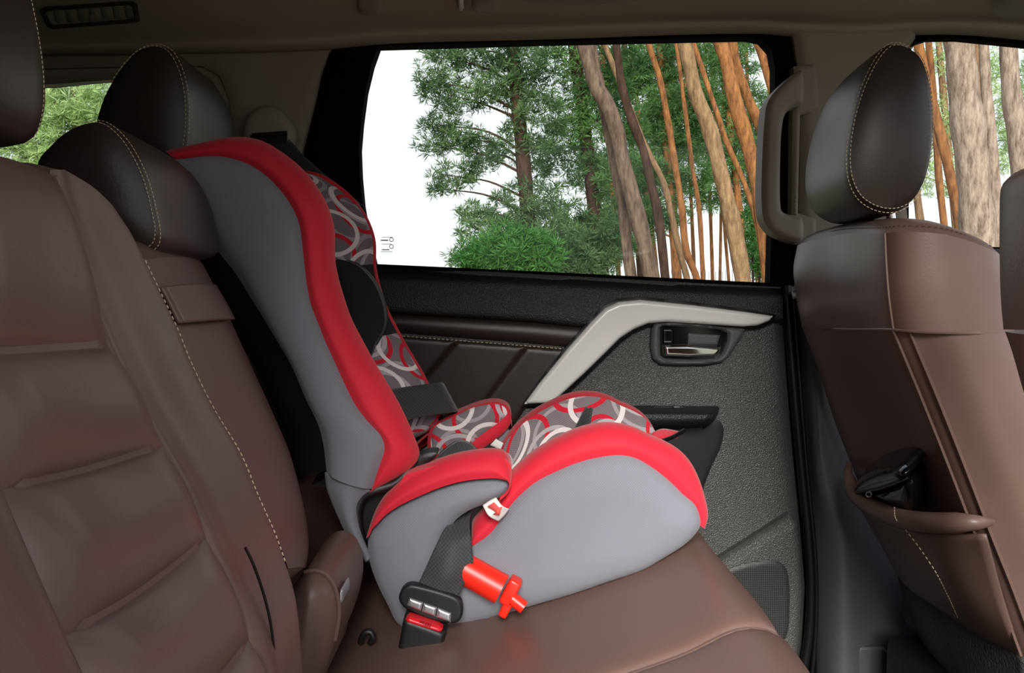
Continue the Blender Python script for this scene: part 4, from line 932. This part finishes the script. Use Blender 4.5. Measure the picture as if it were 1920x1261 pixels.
tree('dark pine far back in the centre of the wood', ((1200, 520), (1170, 75)), 21, 10, BARK_D,
     [(1150, 150, 60, 50), (1210, 250, 60, 60), (1160, 340, 70, 60), (1140, 440, 70, 50), (1280, 180, 50, 50), (1240, 320, 50, 50), (1340, 250, 50, 50), (1400, 350, 50, 50)], LEAF_A, .2, 55, 6)
for args in (('thick tan leaning pine trunk in the right half of the rear window', ((1392, 517), (1377, 433), (1364, 376), (1350, 319), (1339, 273), (1324, 224), (1305, 178), (1295, 132), (1282, 71)), 9, 29, BARK_T),
             ('orange leaning pine trunk right of the thick tan one', ((1442, 517), (1434, 433), (1423, 357), (1411, 304), (1396, 250), (1377, 186), (1364, 125), (1348, 71)), 9.6, 28, BARK_O),
             ('orange pine trunk in the upper right corner of the rear window', ((1462, 220), (1449, 170), (1434, 117), (1419, 71)), 11, 19, BARK_O),
             ('slanting orange trunk between two leaning pines at right', ((1450, 300), (1423, 231), (1403, 186), (1381, 125), (1372, 80)), 12, 20, BARK_O),
             ('grey forked pine trunk at the centre of the wood', ((1221, 517), (1209, 460), (1190, 384), (1168, 304), (1156, 243), (1137, 193), (1118, 163), (1096, 90)), 8.6, 29, BARK_G),
             ('grey pine trunk standing close left of the forked one', ((1183, 517), (1175, 460), (1168, 384), (1152, 304), (1137, 227), (1128, 180)), 8.9, 20, BARK_G),
             ('dark thin pine trunk right of the grey forked one', ((1247, 517), (1234, 403), (1221, 345), (1206, 281), (1187, 231), (1168, 170), (1155, 80)), 10, 16, BARK_D),
             ('slender bright orange pine trunk left of the thick tan one', ((1305, 517), (1287, 471), (1278, 387), (1266, 311), (1251, 220), (1236, 144), (1225, 110)), 10.5, 12, BARK_O),
             ('thin pale trunk crossing behind the slender orange one', ((1287, 517), (1274, 471), (1259, 403), (1244, 342), (1209, 273), (1180, 200)), 12, 11, BARK_T),
             ('thin orange trunk left of the right window edge', ((1438, 517), (1430, 471), (1415, 403), (1392, 334), (1362, 266), (1340, 200)), 12, 10, BARK_O),
             ('thin short orange trunk before the white gap', ((1318, 517), (1310, 384), (1299, 319), (1290, 250)), 14, 8, BARK_O)):
    tree(args[0], args[1], args[2], args[3], args[4])
for k, (b, t, D, w) in enumerate((((1274, 520), (1262, 330), 18, 7), ((1302, 520), (1296, 380), 20, 6), ((1336, 520), (1330, 340), 19, 6), ((1350, 520), (1352, 390), 22, 5), ((1366, 520), (1356, 400), 23.5, 5), ((1232, 520), (1216, 380), 18.7, 8), ((1160, 520), (1150, 380), 17.5, 8), ((1420, 520), (1412, 360), 19.6, 7))):
    tree('far thin orange pine trunk deep in the wood', (b, t), D, w, BARK_O, group='far thin trunks')
for i, (cl, D, leaf, lab) in enumerate((([(900, 480, 50, 35), (960, 470, 60, 50), (1010, 480, 50, 45)], 10, LEAF_D, 'bright green shrub below the left pine'), ([(1070, 480, 60, 50), (1120, 490, 50, 40), (1150, 440, 40, 40)], 11.5, LEAF_A, 'dark shrub at the foot of the grey trunks'), ([(1425, 470, 34, 44), (1410, 420, 26, 40), (1440, 500, 30, 30)], 14, LEAF_D, 'green shrub beside the fence at right'))):
    o = thing('shrub', lab, 'shrub', Vector((P(cl[0][0], 500, D).x, D, -1.3)), 'shrubs in the wood')
    st = G()
    for (cx, cy, rx, ry) in cl: c = P(cx, cy, D); st.add(tube([Vector((o.location.x, D, -1.3)), Vector(((c.x + o.location.x)/2, D, -.7)), c], .02, 6))
    mk('stems', st, BARK_D, o); mk_np('foliage', tufts(cl, .14, 40, D), leaf, o)
# right window
for args in (('broad pale flaky pine trunk seen through the front window', ((1836, 470), (1822, 300), (1808, 180), (1798, 80)), 6, 58, BARK_P),
             ('pale thin trunk right of the broad trunk', ((1874, 470), (1862, 300), (1850, 180), (1844, 80)), 7, 20, BARK_P),
             ('pale orange trunk at the right edge of the front window', ((1918, 400), (1908, 260), (1896, 170), (1890, 80)), 7.5, 34, BARK_P),
             ('leaning orange trunk left of the broad trunk in the front window', ((1800, 420), (1775, 300), (1745, 180), (1728, 110)), 8, 18, BARK_O),
             ('slim orange trunk behind the headrest edge', ((1772, 440), (1760, 330), (1752, 200), (1742, 90)), 9, 12, BARK_O),
             ('slim tan trunk between the pale trunks', ((1862, 470), (1845, 300), (1830, 80)), 9, 12, BARK_T),
             ('tan trunk low behind the front seat top', ((1732, 470), (1716, 340), (1700, 200)), 8.5, 14, BARK_T)):
    tree(args[0], args[1], args[2], args[3], args[4], group='pine trees beyond the front window')
tree('pale green pine behind the trunks in the front window', ((1800, 520), (1760, 80)), 17, 12, BARK_T, [(1750, 110, 40, 40), (1770, 220, 40, 60), (1860, 150, 40, 60), (1870, 280, 40, 60), (1900, 220, 30, 80), (1720, 330, 40, 60), (1790, 330, 40, 50), (1940, 140, 40, 60)], LEAF_C, .15, 26, 4)
tree('pale leafy tree seen through the small rear side window', ((150, 480), (140, 80)), 7, 20, BARK_G, [(60, 200, 90, 80), (150, 190, 80, 60), (140, 270, 90, 60), (20, 300, 90, 70), (230, 220, 80, 80), (-80, 220, 90, 90), (60, 380, 100, 60)], LEAF_C, .09, 30, 3, group='trees beyond the rear side window')
# fence
fo = thing('picket_fence', 'dark metal picket fence low behind the pine trunks', 'fence', (P(1350, 520, 13).x, 13, -1.3))
fg = G()
for i in range(46):
    x = P(1240, 510, 13).x + i*.055; fg.add(tube([Vector((x, 13, -1.3)), Vector((x, 13, .13 + .03*(i % 2))), Vector((x, 13, .19 + .03*(i % 2)))], lambda t: .012 if t < .8 else .003, 5, False, 6))
mk('pickets', fg, RUBBER, fo)
mk('rail', joined(*[box((P(1240, 510, 13).x + 1.24, 13.02, z), (2.6, .03, .04)) for z in (-.9, -.05)]), RUBBER, fo)
